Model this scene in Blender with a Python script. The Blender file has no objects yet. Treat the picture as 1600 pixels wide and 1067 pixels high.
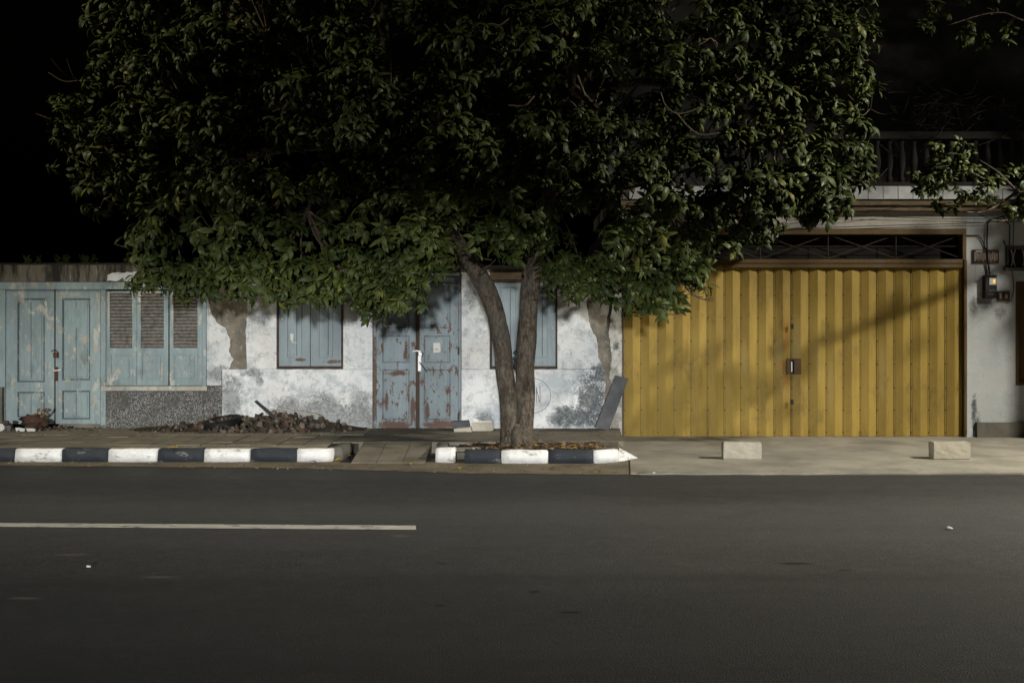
import bpy, bmesh, math, random
import numpy as np
from mathutils import Vector, Matrix, noise as mnoise

random.seed(7)
rng = np.random.default_rng(11)
scene = bpy.context.scene
COL = scene.collection

# ------------------------------------------------------------------ camera, world, sun, exposure
CAM_Y, CAM_Z, FPX = -13.53, 1.43, 1556.0
cd = bpy.data.cameras.new('camera')
cd.sensor_width = 36.0
cd.lens = 36.0 * FPX / 1600.0
cd.shift_y = -0.0084
cd.clip_end = 500.0
cam = bpy.data.objects.new('camera', cd)
cam.location = (0, CAM_Y, CAM_Z)
cam.rotation_euler = (math.radians(90), 0, 0)
COL.objects.link(cam)
scene.camera = cam

world = bpy.data.worlds.new('World')
scene.world = world
world.use_nodes = True
wn = world.node_tree
sky = wn.nodes.new('ShaderNodeTexSky')
sky.sky_type = 'NISHITA'
sky.sun_disc = False
sky.sun_elevation = math.radians(-4)
sky.sun_rotation = math.radians(160)
bg = wn.nodes['Background']
wn.links.new(sky.outputs[0], bg.inputs[0])
bg.inputs[1].default_value = 0.05

sd = bpy.data.lights.new('moon_sun', 'SUN')          # faint night fill, one sun lamp turned right down
sd.energy = 0.012
sd.angle = math.radians(12)
sd.color = (0.8, 0.9, 1.0)
so = bpy.data.objects.new('moon_sun', sd)
so.rotation_euler = (math.radians(50), 0, math.radians(20))
COL.objects.link(so)

scene.view_settings.view_transform = 'Standard'
scene.view_settings.look = 'None'
scene.view_settings.exposure = -0.22
scene.view_settings.gamma = 1.0
scene.view_settings.use_curve_mapping = False
scene.render.engine = 'CYCLES'

# ------------------------------------------------------------------ helpers
def wx(px, Y=0.0): return (px - 800.0) * (Y - CAM_Y) / FPX
def wz(py, Y=0.0): return CAM_Z - (py - 520.0) * (Y - CAM_Y) / FPX
def P(px, py, Y=0.0): return Vector((wx(px, Y), Y, wz(py, Y)))

class MB:
    """collects faces in world space; build() makes ONE mesh object local to its thing"""
    def __init__(s): s.v = []; s.f = []; s.m = []
    def face(s, pts, mi=0):
        b = len(s.v); s.v += [tuple(p) for p in pts]; s.f.append(list(range(b, b + len(pts)))); s.m.append(mi)
    def box(s, x0, x1, y0, y1, z0, z1, mi=0, bev=0.0):
        if x0 > x1: x0, x1 = x1, x0
        if y0 > y1: y0, y1 = y1, y0
        if z0 > z1: z0, z1 = z1, z0
        b = len(s.v)
        if bev <= 0:
            s.v += [(x0,y0,z0),(x1,y0,z0),(x1,y1,z0),(x0,y1,z0),(x0,y0,z1),(x1,y0,z1),(x1,y1,z1),(x0,y1,z1)]
            F = [(0,3,2,1),(4,5,6,7),(0,1,5,4),(1,2,6,5),(2,3,7,6),(3,0,4,7)]
            s.f += [[b+i for i in f] for f in F]; s.m += [mi]*6
        else:
            bm = bmesh.new(); bmesh.ops.create_cube(bm, size=1)
            for v in bm.verts:
                v.co = ((x0+x1)/2 + v.co.x*(x1-x0), (y0+y1)/2 + v.co.y*(y1-y0), (z0+z1)/2 + v.co.z*(z1-z0))
            bmesh.ops.bevel(bm, geom=bm.edges[:], offset=bev, segments=2, affect='EDGES', profile=0.6)
            s.bm(bm, mi); bm.free()
    def bm(s, bm, mi=0, mat=None):
        b = len(s.v); bm.verts.index_update()
        for v in bm.verts:
            c = v.co if mat is None else mat @ v.co
            s.v.append(tuple(c))
        for f in bm.faces: s.f.append([b + v.index for v in f.verts]); s.m.append(mi)
    def pbox(s, px0, px1, py0, py1, yf, yb, mi=0, bev=0.0):
        """box whose front rectangle is given by photo measurements on plane yf"""
        s.box(wx(px0, yf), wx(px1, yf), yf, yb, wz(py1, yf), wz(py0, yf), mi, bev)
    def plate(s, pts, yf, yb, mi=0):
        """polygon in (x,z) extruded from yf to yb"""
        n = len(pts); b = len(s.v)
        a = sum(pts[i][0]*pts[(i+1)%n][1]-pts[(i+1)%n][0]*pts[i][1] for i in range(n))
        if a < 0: pts = pts[::-1]
        s.v += [(x, yf, z) for x, z in pts] + [(x, yb, z) for x, z in pts]
        s.f.append([b+i for i in range(n)]); s.m.append(mi)
        s.f.append([b+n+i for i in range(n-1,-1,-1)]); s.m.append(mi)
        for i in range(n):
            j = (i+1) % n
            s.f.append([b+i, b+n+i, b+n+j, b+j]); s.m.append(mi)
    def slab(s, pts, z0, z1, mi=0):
        """polygon in (x,y) extruded from z0 to z1"""
        n = len(pts); b = len(s.v)
        a = sum(pts[i][0]*pts[(i+1)%n][1]-pts[(i+1)%n][0]*pts[i][1] for i in range(n))
        if a < 0: pts = pts[::-1]
        s.v += [(x, y, z1) for x, y in pts] + [(x, y, z0) for x, y in pts]
        s.f.append([b+i for i in range(n)]); s.m.append(mi)
        s.f.append([b+n+i for i in range(n-1,-1,-1)]); s.m.append(mi)
        for i in range(n):
            j = (i+1) % n
            s.f.append([b+i, b+n+i, b+n+j, b+j]); s.m.append(mi)
    def tube(s, pts, rad, seg=8, mi=0, cap=True, wob=0.0):
        pts = [Vector(p) for p in pts]; n = len(pts)
        if not hasattr(rad, '__len__'): rad = [rad]*n
        t0 = (pts[1]-pts[0]).normalized()
        u = t0.cross(Vector((0,1,0)));
        if u.length < .1: u = t0.cross(Vector((1,0,0)))
        u.normalize(); b = len(s.v)
        for i in range(n):
            t = (pts[min(i+1,n-1)]-pts[max(i-1,0)]).normalized()
            u = (u - t*u.dot(t)).normalized(); w = t.cross(u)
            for k in range(seg):
                a = 2*math.pi*k/seg
                d = u*math.cos(a)+w*math.sin(a)
                r = rad[i]
                if wob: r *= 1 + wob*mnoise.noise((pts[i]*1.3 + d*.9)*2.0) + wob*.5*mnoise.noise((pts[i]*.6+d*2.2)*4)
                s.v.append(tuple(pts[i]+d*r))
        for i in range(n-1):
            for k in range(seg):
                k2 = (k+1)%seg
                s.f.append([b+i*seg+k, b+i*seg+k2, b+(i+1)*seg+k2, b+(i+1)*seg+k]); s.m.append(mi)
        if cap:
            s.f.append([b+k for k in range(seg-1,-1,-1)]); s.m.append(mi)
            s.f.append([b+(n-1)*seg+k for k in range(seg)]); s.m.append(mi)
    def lathe(s, c, prof, seg=16, mi=0):
        b = len(s.v); n = len(prof)
        for r, z in prof:
            for k in range(seg):
                a = 2*math.pi*k/seg; s.v.append((c[0]+r*math.cos(a), c[1]+r*math.sin(a), c[2]+z))
        for i in range(n-1):
            for k in range(seg):
                k2=(k+1)%seg
                s.f.append([b+i*seg+k, b+i*seg+k2, b+(i+1)*seg+k2, b+(i+1)*seg+k]); s.m.append(mi)
        s.f.append([b+k for k in range(seg-1,-1,-1)]); s.m.append(mi)
        s.f.append([b+(n-1)*seg+k for k in range(seg)]); s.m.append(mi)
    def mesh(s, name, mats, L=(0,0,0), smooth=False):
        me = bpy.data.meshes.new(name)
        lx, ly, lz = L
        me.from_pydata([(x-lx, y-ly, z-lz) for x,y,z in s.v], [], s.f)
        for m in (mats if isinstance(mats, (list,tuple)) else [mats]): me.materials.append(m)
        me.polygons.foreach_set('material_index', s.m)
        if smooth: me.polygons.foreach_set('use_smooth', [True]*len(me.polygons))
        me.update()
        return me
    def build(s, name, mats, parent=None, smooth=False):
        L = origin(parent) if parent else Vector((0,0,0))
        o = bpy.data.objects.new(name, s.mesh(name, mats, L, smooth))
        COL.objects.link(o)
        if parent: o.parent = parent
        return o

def origin(o):
    L = Vector((0,0,0))
    while o is not None:
        L += o.location; o = o.parent
    return L
def thing(name, label, cat, loc=(0,0,0), group=None):
    o = bpy.data.objects.new(name, None); COL.objects.link(o); o.location = loc
    o['label'] = label; o['category'] = cat
    if group: o['group'] = group
    o.empty_display_size = 0.1
    return o
def tag(o, label, cat, group=None):
    o['label'] = label; o['category'] = cat
    if group: o['group'] = group
    return o
def single(name, mb, mats, label, cat, base, group=None, smooth=False):
    o = bpy.data.objects.new(name, mb.mesh(name, mats, base, smooth)); COL.objects.link(o); o.location = base
    return tag(o, label, cat, group)
def struct(o): o['kind'] = 'structure'; return o
def px_poly(pts, Y): return [(wx(a, Y), wz(b, Y)) for a, b in pts]
def jag(pts, amp=0.012, step=0.035, keep=(), seed=0):
    """roughen the edges of a polygon; edges listed in keep stay straight"""
    out = []; n = len(pts); r = random.Random(seed)
    for i in range(n):
        a, b = Vector(pts[i]), Vector(pts[(i+1)%n]); out.append(tuple(a))
        if i in keep: continue
        d = b-a; k = int(d.length/step)
        nrm = Vector((-d.y, d.x)).normalized()
        for j in range(1, k):
            out.append(tuple(a + d*(j/k) + nrm*r.uniform(-amp, amp)))
    return out

# ------------------------------------------------------------------ material helpers
class Mat:
    def __init__(s, name, rough=0.8, spec=0.3):
        s.mat = bpy.data.materials.new(name); s.mat.use_nodes = True
        s.nt = s.mat.node_tree; s.b = s.nt.nodes['Principled BSDF']
        s.b.inputs['Roughness'].default_value = rough
        s.b.inputs['Specular IOR Level'].default_value = spec
        s.geo = s.n('ShaderNodeNewGeometry'); s.pos = s.geo.outputs['Position']
    def n(s, t): return s.nt.nodes.new(t)
    def l(s, a, b): s.nt.links.new(a, b)
    def setv(s, sock, v):
        if isinstance(v, bpy.types.NodeSocket): s.l(v, sock)
        elif hasattr(v, '__len__') and len(v) == 3 and sock.type == 'RGBA': sock.default_value = (*v, 1)
        else: sock.default_value = v
    def vec(s, scale=(1,1,1), off=(0,0,0), src=None):
        m = s.n('ShaderNodeMapping'); s.l(src or s.pos, m.inputs[0])
        m.inputs['Scale'].default_value = scale; m.inputs['Location'].default_value = off
        return m.outputs[0]
    def noise(s, scale=5, detail=4, rough=0.6, st=(1,1,1), off=(0,0,0), dist=0.0):
        t = s.n('ShaderNodeTexNoise'); s.l(s.vec(st, off), t.inputs['Vector'])
        t.inputs['Scale'].default_value = scale; t.inputs['Detail'].default_value = detail
        t.inputs['Roughness'].default_value = rough; t.inputs['Distortion'].default_value = dist
        return t.outputs['Fac']
    def voro(s, scale=5, feature='F1', out='Distance', st=(1,1,1)):
        t = s.n('ShaderNodeTexVoronoi'); t.feature = feature; s.l(s.vec(st), t.inputs['Vector'])
        t.inputs['Scale'].default_value = scale
        return t.outputs[out]
    def step(s, v, a, b, lo=0.0, hi=1.0):
        m = s.n('ShaderNodeMapRange'); m.interpolation_type = 'SMOOTHSTEP'; s.setv(m.inputs[0], v)
        m.inputs[1].default_value = a; m.inputs[2].default_value = b; m.inputs[3].default_value = lo; m.inputs[4].default_value = hi
        return m.outputs[0]
    def math(s, op, a, b=0.0):
        m = s.n('ShaderNodeMath'); m.operation = op; s.setv(m.inputs[0], a); s.setv(m.inputs[1], b); return m.outputs[0]
    def mix(s, f, a, b, mode='MIX'):
        m = s.n('ShaderNodeMix'); m.data_type = 'RGBA'; m.blend_type = mode
        s.setv(m.inputs['Factor'], f); s.setv(m.inputs[6], a); s.setv(m.inputs[7], b); return m.outputs[2]
    def blobs(s, lst, amp=0.9, nscale=6, soft=0.12, plane='xz'):
        """irregular stain mask: lst of (x, z, rx, rz)"""
        cur = None
        for x, z, rx, rz in lst:
            m = s.n('ShaderNodeMapping'); s.l(s.pos, m.inputs[0])
            if plane == 'xz':
                m.inputs['Scale'].default_value = (1/rx, 0, 1/rz); m.inputs['Location'].default_value = (-x/rx, 0, -z/rz)
            else:
                m.inputs['Scale'].default_value = (1/rx, 1/rz, 0); m.inputs['Location'].default_value = (-x/rx, -z/rz, 0)
            ln = s.n('ShaderNodeVectorMath'); ln.operation = 'LENGTH'; s.l(m.outputs[0], ln.inputs[0])
            d = s.math('SUBTRACT', 1.0, ln.outputs['Value'])
            cur = d if cur is None else s.math('MAXIMUM', cur, d)
        nz = s.math('ADD', s.math('MULTIPLY', s.math('SUBTRACT', s.noise(nscale, 8, 0.75), 0.5), amp*2.6), s.math('MULTIPLY', s.math('SUBTRACT', s.noise(nscale*6, 6, 0.8), 0.5), amp*2.6))
        v = s.math('ADD', cur, nz)
        return s.step(v, 0.2 - soft, 0.2 + soft)
    def color(s, c): s.setv(s.b.inputs['Base Color'], c)
    def rough(s, v): s.setv(s.b.inputs['Roughness'], v)
    def bump(s, h, strength=0.4, dist=0.01):
        b = s.n('ShaderNodeBump'); s.l(h, b.inputs['Height']); b.inputs['Strength'].default_value = strength
        b.inputs['Distance'].default_value = dist; s.l(b.outputs[0], s.b.inputs['Normal'])

def sp(px, py, rx, ry): return (wx(px), wz(py), rx/115.0, ry/115.0)

def mat_plaster(name, base, dirt, mold_spots=(), grey_spots=(), dirt_lo=0.49, dirt_hi=0.62, blue=True):
    m = Mat(name, 0.9, 0.2)
    c = m.mix(m.step(m.noise(1.3, 4), .35, .7), base, tuple(x*.84 for x in base))
    if blue:
        c = m.mix(m.math('MULTIPLY', m.step(m.noise(2.6, 8, .75, off=(3,1,7)), .48, .62), .6), c, (.34,.40,.43))
        c = m.mix(m.math('MULTIPLY', m.step(m.noise(1.1, 5, .6, off=(9,4,2)), .52, .7), .35), c, (.50,.44,.38))
    c = m.mix(m.math('MULTIPLY', m.step(m.noise(6, 10, .8), dirt_lo, dirt_hi), .8), c, dirt)
    c = m.mix(m.math('MULTIPLY', m.step(m.noise(34, 5, .8, st=(1,1,.6)), .58, .66), .75), c, (.14,.14,.135))
    # hairline cracks
    cr = m.voro(2.1, 'DISTANCE_TO_EDGE')
    c = m.mix(m.math('MULTIPLY', m.math('MULTIPLY', m.step(cr, .008, .002), m.step(m.noise(1.7, 2, off=(5,5,5)), .55, .62)), .4), c, (.12,.12,.12))
    if grey_spots: c = m.mix(m.math('MULTIPLY', m.blobs(grey_spots, .8, 7, .3), .85), c, m.mix(m.step(m.noise(20, 6, .8), .4, .62), (.12,.125,.125), (.30,.315,.32)))
    if mold_spots: c = m.mix(m.math('MULTIPLY', m.blobs(mold_spots, .95, 9, .25), .92), c, m.mix(m.step(m.noise(24, 6, .8), .42, .62), (.045,.055,.06), (.17,.19,.20)))
    m.color(c)
    h = m.math('ADD', m.math('MULTIPLY', m.noise(9, 6, .6), .7), m.math('MULTIPLY', m.noise(70, 3), .25))
    m.bump(h, .55, .012)
    return m.mat

def mat_paint(name, base, under, under2, chip=(.60,.66), chip2=(.64,.70), grime=.5, spots=()):
    """flaking paint on old boards: vertical weathering, chips to bare wood and to an older pale coat"""
    m = Mat(name, 0.62, 0.3)
    c = m.mix(m.step(m.noise(2.2, 4, .6, st=(1,1,.35)), .3, .7), base, tuple(x*.74 for x in base))
    c = m.mix(m.math('MULTIPLY', m.step(m.noise(26, 4, .7, st=(1,1,.07)), .48, .68), .45), c, tuple(x*.55 for x in base))
    c = m.mix(m.math('MULTIPLY', m.step(m.noise(3.5, 6, .7, st=(1,1,.5), off=(4,2,8)), .5, .72), grime), c, (.10,.115,.11))
    c = m.mix(m.step(m.noise(6.5, 7, .72, st=(1,1,.55), off=(1,7,3)), *chip2), c, under2)
    c = m.mix(m.step(m.noise(11, 7, .75, st=(1,1,.45), off=(8,3,1)), *chip), c, under)
    if spots: c = m.mix(m.blobs(spots, .9, 11, .05), c, under)
    m.color(c)
    h = m.math('ADD', m.noise(30, 4, .7, st=(1,1,.08)), m.math('MULTIPLY', m.noise(11, 7, .75, st=(1,1,.45), off=(8,3,1)), .8))
    m.bump(h, .35, .006)
    return m.mat

def mat_flat(name, base, var=.25, rough=.8, scale=12, bump=.3, spec=.3, dark=None, metal=0.0):
    m = Mat(name, rough, spec)
    c = m.mix(m.step(m.noise(scale, 6, .65), .3, .72), base, dark or tuple(x*(1-var) for x in base))
    m.color(c); m.b.inputs['Metallic'].default_value = metal
    if bump: m.bump(m.noise(scale*4, 4, .6), bump, .006)
    return m.mat

# ------------------------------------------------------------------ materials
M = {}
M['white'] = mat_plaster('white_plaster', (.66,.67,.66), (.30,.32,.33),
    mold_spots=[sp(925,625,30,48), sp(890,648,26,22), sp(935,585,16,20), sp(300,560,6,6)],
    grey_spots=[sp(560,650,36,34), sp(500,640,40,26), sp(455,648,36,20), sp(360,620,22,40), sp(405,490,22,22), sp(412,465,14,30),
                sp(757,655,16,16), sp(868,650,13,12), sp(735,455,12,30), sp(395,585,14,12), sp(345,585,30,14), sp(420,645,20,18)])
M['base_white'] = mat_plaster('base_plaster', (.70,.71,.71), (.36,.39,.40),
    mold_spots=[sp(925,625,26,50), sp(888,650,24,20), sp(938,585,15,20), sp(905,650,34,16), sp(872,655,10,8)],
    grey_spots=[sp(562,652,40,44), sp(505,645,52,34), sp(455,648,44,28), sp(362,622,20,44), sp(757,658,16,18), sp(868,655,14,14), sp(395,582,26,8), sp(407,595,6,8)])
M['right_white'] = mat_plaster('right_plaster', (.50,.52,.53), (.40,.42,.42), dirt_lo=.60, dirt_hi=.74,
    mold_spots=[sp(1522,640,5,26), sp(1526,668,8,24)], grey_spots=[sp(1540,470,14,16), sp(1562,490,12,12), sp(1520,480,8,20)])
M['post'] = mat_plaster('post_plaster', (.50,.49,.44), (.20,.19,.17), dirt_lo=.46, dirt_hi=.58,
    mold_spots=[sp(963,540,7,8), sp(955,500,5,7), sp(960,470,6,8)])
M['beam'] = mat_plaster('beam_plaster', (.42,.40,.36), (.28,.26,.23), dirt_lo=.5, dirt_hi=.7, blue=False)
m = Mat('bare_render', .95, .1)
c = m.mix(m.step(m.noise(4, 6, .7), .35, .65), (.23,.205,.165), (.13,.12,.10))
c = m.mix(m.step(m.noise(18, 5, .7), .55, .68), c, (.31,.29,.25)); m.color(c)
m.bump(m.math('ADD', m.noise(6, 8, .7), m.math('MULTIPLY', m.voro(5), .5)), .9, .03); M['render'] = m.mat
M['teal'] = mat_paint('teal_paint', (.265,.34,.35), (.36,.33,.27), (.42,.41,.36), chip=(.575,.60), chip2=(.585,.61), grime=.65,
    spots=[sp(133,530,5,7), sp(108,528,3,8), sp(150,545,4,8), sp(45,545,6,6), sp(118,460,10,3), sp(155,480,1.5,24), sp(24,460,4,3)])
M['teal_pale'] = mat_paint('teal_cream', (.46,.43,.36), (.20,.30,.32), (.52,.50,.44), chip=(.56,.60), chip2=(.55,.6), grime=.5)
M['teal_dark'] = mat_paint('teal_shadow_groove', (.085,.11,.115), (.30,.27,.22), (.36,.35,.31), chip=(.56,.59), chip2=(.57,.6), grime=.5)  # moulding paint darkened to draw shadow lines around the teal panels
M['louver'] = mat_flat('louver_wood', (.23,.215,.19), .6, .85, 20)
M['blue'] = mat_paint('blue_paint', (.24,.295,.32), (.095,.052,.034), (.30,.28,.25), chip=(.565,.59), chip2=(.63,.66), grime=.4,
    spots=[sp(617,664,34,9), sp(690,664,34,9), sp(604,625,3,18), sp(644,640,4,24), sp(667,645,4,16), sp(622,583,20,5), sp(634,548,3,18), sp(652,560,3,100), sp(586,600,3,90)])
M['blue_clean'] = mat_paint('shutter_blue', (.245,.298,.322), (.11,.07,.055), (.34,.34,.32), chip=(.64,.66), chip2=(.66,.69), grime=.3,
    spots=[sp(470,562,9,3), sp(520,565,14,4)])
M['wood_worn'] = mat_paint('worn_moulding', (.14,.19,.22), (.10,.05,.032), (.22,.19,.16), chip=(.50,.56), chip2=(.6,.64), grime=.5)
M['brown'] = mat_flat('bare_brown_wood', (.07,.046,.036), .5, .8, 9)
m = Mat('pebble_dash', .85, .25)
v = m.voro(105, 'F1', 'Color'); g = m.n('ShaderNodeSeparateColor'); m.l(v, g.inputs[0])
c = m.mix(m.step(g.outputs[0], .55, .8), (.065,.064,.062), (.27,.27,.26)); c = m.mix(m.step(m.noise(3, 4), .45, .75), c, (.08,.075,.065))
m.color(c); m.bump(m.voro(105), .6, .008); M['pebble'] = m.mat
m = Mat('roof_edge', .95, .1)
c = m.mix(m.step(m.noise(7, 5, .7, st=(1,1,.15)), .4, .62), (.17,.155,.125), (.035,.032,.028))
c = m.mix(m.step(m.noise(22, 4, .6, st=(1,1,.12)), .6, .7), c, (.33,.31,.27)); m.color(c)
m.bump(m.noise(22, 5, .7, st=(1,1,.15)), .8, .02); M['roof_edge'] = m.mat

m = Mat('yellow_gate', .62, .2)
c = m.mix(m.step(m.noise(1.6, 4, .6, st=(1.4,1,.5)), .3, .7), (.32,.222,.050), (.235,.160,.036))
c = m.mix(m.math('MULTIPLY', m.step(m.noise(20, 5, .7, st=(1,1,.06)), .5, .7), .4), c, (.18,.105,.022))
c = m.mix(m.math('MULTIPLY', m.step(m.noise(4, 6, .7, off=(2,2,2)), .56, .74), .45), c, (.15,.10,.035))
c = m.mix(m.math('MULTIPLY', m.blobs([sp(1218,555,7,40), sp(1246,540,7,50), sp(1225,600,6,20), sp(1165,560,6,30), sp(1300,600,5,50), sp(1380,580,6,50), sp(1280,565,5,40)], .4, 8, .3), .3), c, (.36,.28,.12))
c = m.mix(m.math('MULTIPLY', m.blobs([sp(1228,525,4,30), sp(1227,595,4,16), sp(1222,570,4,10)], .4, 9, .2), .6), c, (.36,.15,.03))
c = m.mix(m.step(m.noise(40, 5, .8, off=(6,1,1)), .635, .66), c, (.06,.035,.015))
c = m.mix(m.math('MULTIPLY', m.step(m.noise(2.5, 8, .75, off=(9,6,4), st=(1,1,.5)), .52, .66), .55), c, (.12,.085,.03))
m.color(c); m.bump(m.noise(5, 4), .2, .01); M['gate'] = m.mat
M['gate_frame'] = mat_paint('gate_frame_paint', (.105,.06,.016), (.03,.018,.01), (.15,.10,.04), chip=(.66,.7), chip2=(.7,.74), grime=.4)
M['rivet'] = mat_flat('rivet', (.09,.05,.015), .3, .6, 20, 0)
M['black'] = mat_flat('black_metal', (.018,.018,.018), .3, .6, 20, .1)
M['void'] = mat_flat('dark_interior', (.012,.011,.010), .3, .95, 4, 0)
M['rust'] = mat_flat('rust', (.10,.045,.025), .5, .85, 25)
M['steel'] = mat_flat('bright_steel', (.75,.76,.77), .15, .35, 20, 0, .5)
M['tile'] = mat_flat('balcony_tile', (.50,.52,.54), .3, .55, 5, .1)
M['ledge'] = mat_flat('ledge', (.18,.135,.085), .5, .9, 7)
M['back_wall'] = mat_flat('balcony_back_wall', (.14,.14,.145), .5, .9, 4)
M['paper'] = mat_flat('paper', (.62,.62,.58), .3, .8, 60, 0)
M['roof'] = mat_flat('dark_roof', (.03,.028,.026), .4, .95, 5)

def mat_ground(name, a, b, scale=3, fine=60, rough=.85, dark=None, spec=.3, fineamp=.35, spots=()):
    m = Mat(name, rough, spec)
    c = m.mix(m.step(m.noise(scale, 6, .65), .32, .7), a, b)
    c = m.mix(m.math('MULTIPLY', m.step(m.noise(fine, 4, .75), .5, .72), fineamp), c, tuple(min(1, x*1.9) for x in a))
    if dark: c = m.mix(m.math('MULTIPLY', m.step(m.noise(scale*.6, 5, .6, off=(7,2,0)), .5, .72), .7), c, dark)
    if spots: c = m.mix(m.blobs(spots, .3, 14, .25, 'xy'), c, (.008,.008,.008))
    m.color(c)
    m.bump(m.math('ADD', m.noise(fine*1.5, 4, .7), m.noise(scale*4, 3)), .35, .008)
    return m.mat
def gpt(px, py):
    d = FPX*CAM_Z/(py-520.0); return ((px-800.0)*d/FPX, CAM_Y+d)
def gs(px, py, rx, ry): x, y = gpt(px, py); return (x, y, rx, ry)
# asphalt: aggregate speckle, bands along the street that paint in the lamp pool, a few small holes
m = Mat('asphalt', .72, .35)
c = m.mix(m.step(m.noise(.8, 5, .6, st=(.35,1,1)), .3, .7), (.052,.052,.050), (.036,.036,.035))
sp_c = m.voro(140, 'F1', 'Color'); g = m.n('ShaderNodeSeparateColor'); m.l(sp_c, g.inputs[0])
c = m.mix(m.math('MULTIPLY', m.step(g.outputs[0], .72, 1.0), .55), c, (.15,.145,.135))
c = m.mix(m.math('MULTIPLY', m.step(m.noise(.9, 5, .6, st=(.08,1.3,1), off=(3,1,0)), .45, .65), .6), c, (.026,.025,.024))
c = m.mix(m.math('MULTIPLY', m.step(m.noise(9, 8, .8, st=(.5,1,1), off=(2,6,0)), .48, .62), .5), c, (.072,.070,.066))
c = m.mix(m.math('MULTIPLY', m.step(m.noise(1.6, 6, .7, st=(.3,1,1), off=(1,9,0)), .58, .72), .35), c, (.085,.075,.062))
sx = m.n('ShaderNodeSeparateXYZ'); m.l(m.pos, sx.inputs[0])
yy = m.math('ADD', sx.outputs[1], m.math('MULTIPLY', m.math('SUBTRACT', m.noise(1.2, 5, .6, st=(.3,1,1)), .5), 1.1))  # light falloff put into the asphalt: dark kerb edge, bright lane, dark near road
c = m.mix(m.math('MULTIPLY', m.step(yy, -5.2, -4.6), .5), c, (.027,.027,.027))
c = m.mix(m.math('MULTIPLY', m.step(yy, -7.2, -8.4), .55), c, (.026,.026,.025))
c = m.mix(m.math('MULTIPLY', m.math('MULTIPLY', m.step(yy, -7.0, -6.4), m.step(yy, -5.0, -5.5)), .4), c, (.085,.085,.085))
c = m.mix(m.blobs([gs(835,924,.035,.03), gs(892,956,.075,.025), gs(1245,880,.13,.03), gs(1320,890,.06,.02), gs(688,946,.03,.02), gs(690,880,.05,.02)], .35, 14, .3, 'xy'), c, (.006,.006,.006))
c = m.mix(m.blobs([gs(250,901,.12,.03), gs(112,866,.15,.04), gs(40,934,.10,.03), gs(625,837,.08,.05)], .5, 12, .3, 'xy'), c, (.11,.09,.07))
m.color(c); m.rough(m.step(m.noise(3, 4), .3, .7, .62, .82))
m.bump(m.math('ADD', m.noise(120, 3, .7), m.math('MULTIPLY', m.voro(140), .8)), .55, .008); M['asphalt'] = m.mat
M['gutter'] = mat_ground('dusty_gutter', (.20,.172,.125), (.125,.108,.08), 3, 50, .95, (.075,.066,.052), .1)
M['slab'] = mat_ground('driveway_concrete', (.32,.30,.25), (.21,.197,.167), 1.8, 70, .85, (.16,.15,.125), .2)
M['paver'] = mat_ground('paver', (.30,.27,.21), (.21,.19,.15), 2.5, 60, .95, (.14,.128,.10), .1)
M['paver_joint'] = mat_ground('paver_bed', (.05,.044,.034), (.03,.027,.022), 6, 60, .95, None, .1)
M['ramp'] = mat_ground('ramp_concrete', (.20,.18,.142), (.13,.118,.095), 3, 60, .95, (.08,.074,.06), .1)
M['step_dark'] = mat_ground('old_step_concrete', (.15,.14,.12), (.09,.085,.075), 3, 60, .95, None, .1)
M['soil'] = mat_ground('soil', (.105,.075,.045), (.055,.042,.028), 9, 60, 1.0, (.035,.028,.02), .05)
def mat_kerb(name, a, under, lo, hi):
    m = Mat(name, .8, .3)
    c = m.mix(m.step(m.noise(5, 5, .65, st=(1,1,3)), .3, .7), a, tuple(x*.8 for x in a))
    c = m.mix(m.step(m.noise(9, 7, .75, st=(.5,1,1.3)), lo, hi), c, under)
    c = m.mix(m.math('MULTIPLY', m.step(m.noise(30, 5, .7), .56, .68), .5), c, tuple(x*.5+.03 for x in a))
    m.color(c); m.bump(m.math('ADD', m.noise(25, 5), m.noise(6, 3)), .5, .012); return m.mat
M['kerb_white'] = mat_kerb('kerb_white_paint', (.74,.74,.73), (.33,.31,.27), .56, .62)
M['kerb_black'] = mat_kerb('kerb_black_paint', (.028,.033,.04), (.17,.17,.165), .55, .64)
M['kerb_bare'] = mat_kerb('kerb_bare', (.13,.12,.10), (.05,.045,.04), .55, .65)
M['line'] = mat_kerb('line_paint', (.62,.60,.53), (.16,.155,.14), .55, .63)
M['block'] = mat_ground('concrete_block', (.42,.39,.32), (.33,.305,.25), 5, 90, .95, None, .1, .3)
M['stone'] = mat_ground('rubble_stone', (.085,.070,.052), (.042,.036,.03), 5, 50, .95, (.03,.026,.022), .1)
M['stone_pale'] = mat_ground('rubble_pale', (.17,.145,.115), (.10,.085,.07), 8, 50, .95, None, .1)
M['stone_red'] = mat_ground('rubble_brick', (.12,.065,.045), (.07,.045,.035), 8, 50, .95, None, .1)
M['rubber'] = mat_flat('black_rubber', (.006,.006,.006), .3, .7, 20, .3)
M['board'] = mat_flat('grey_board', (.095,.10,.105), .4, .85, 7, .4)
M['rag_red'] = mat_flat('red_brown_rag', (.085,.045,.032), .5, .9, 12)
M['green_sticker'] = mat_paint('faded_green_disc', (.25,.345,.335), (.22,.27,.28), (.30,.36,.36), chip=(.52,.56), chip2=(.56,.6), grime=.5)

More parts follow.
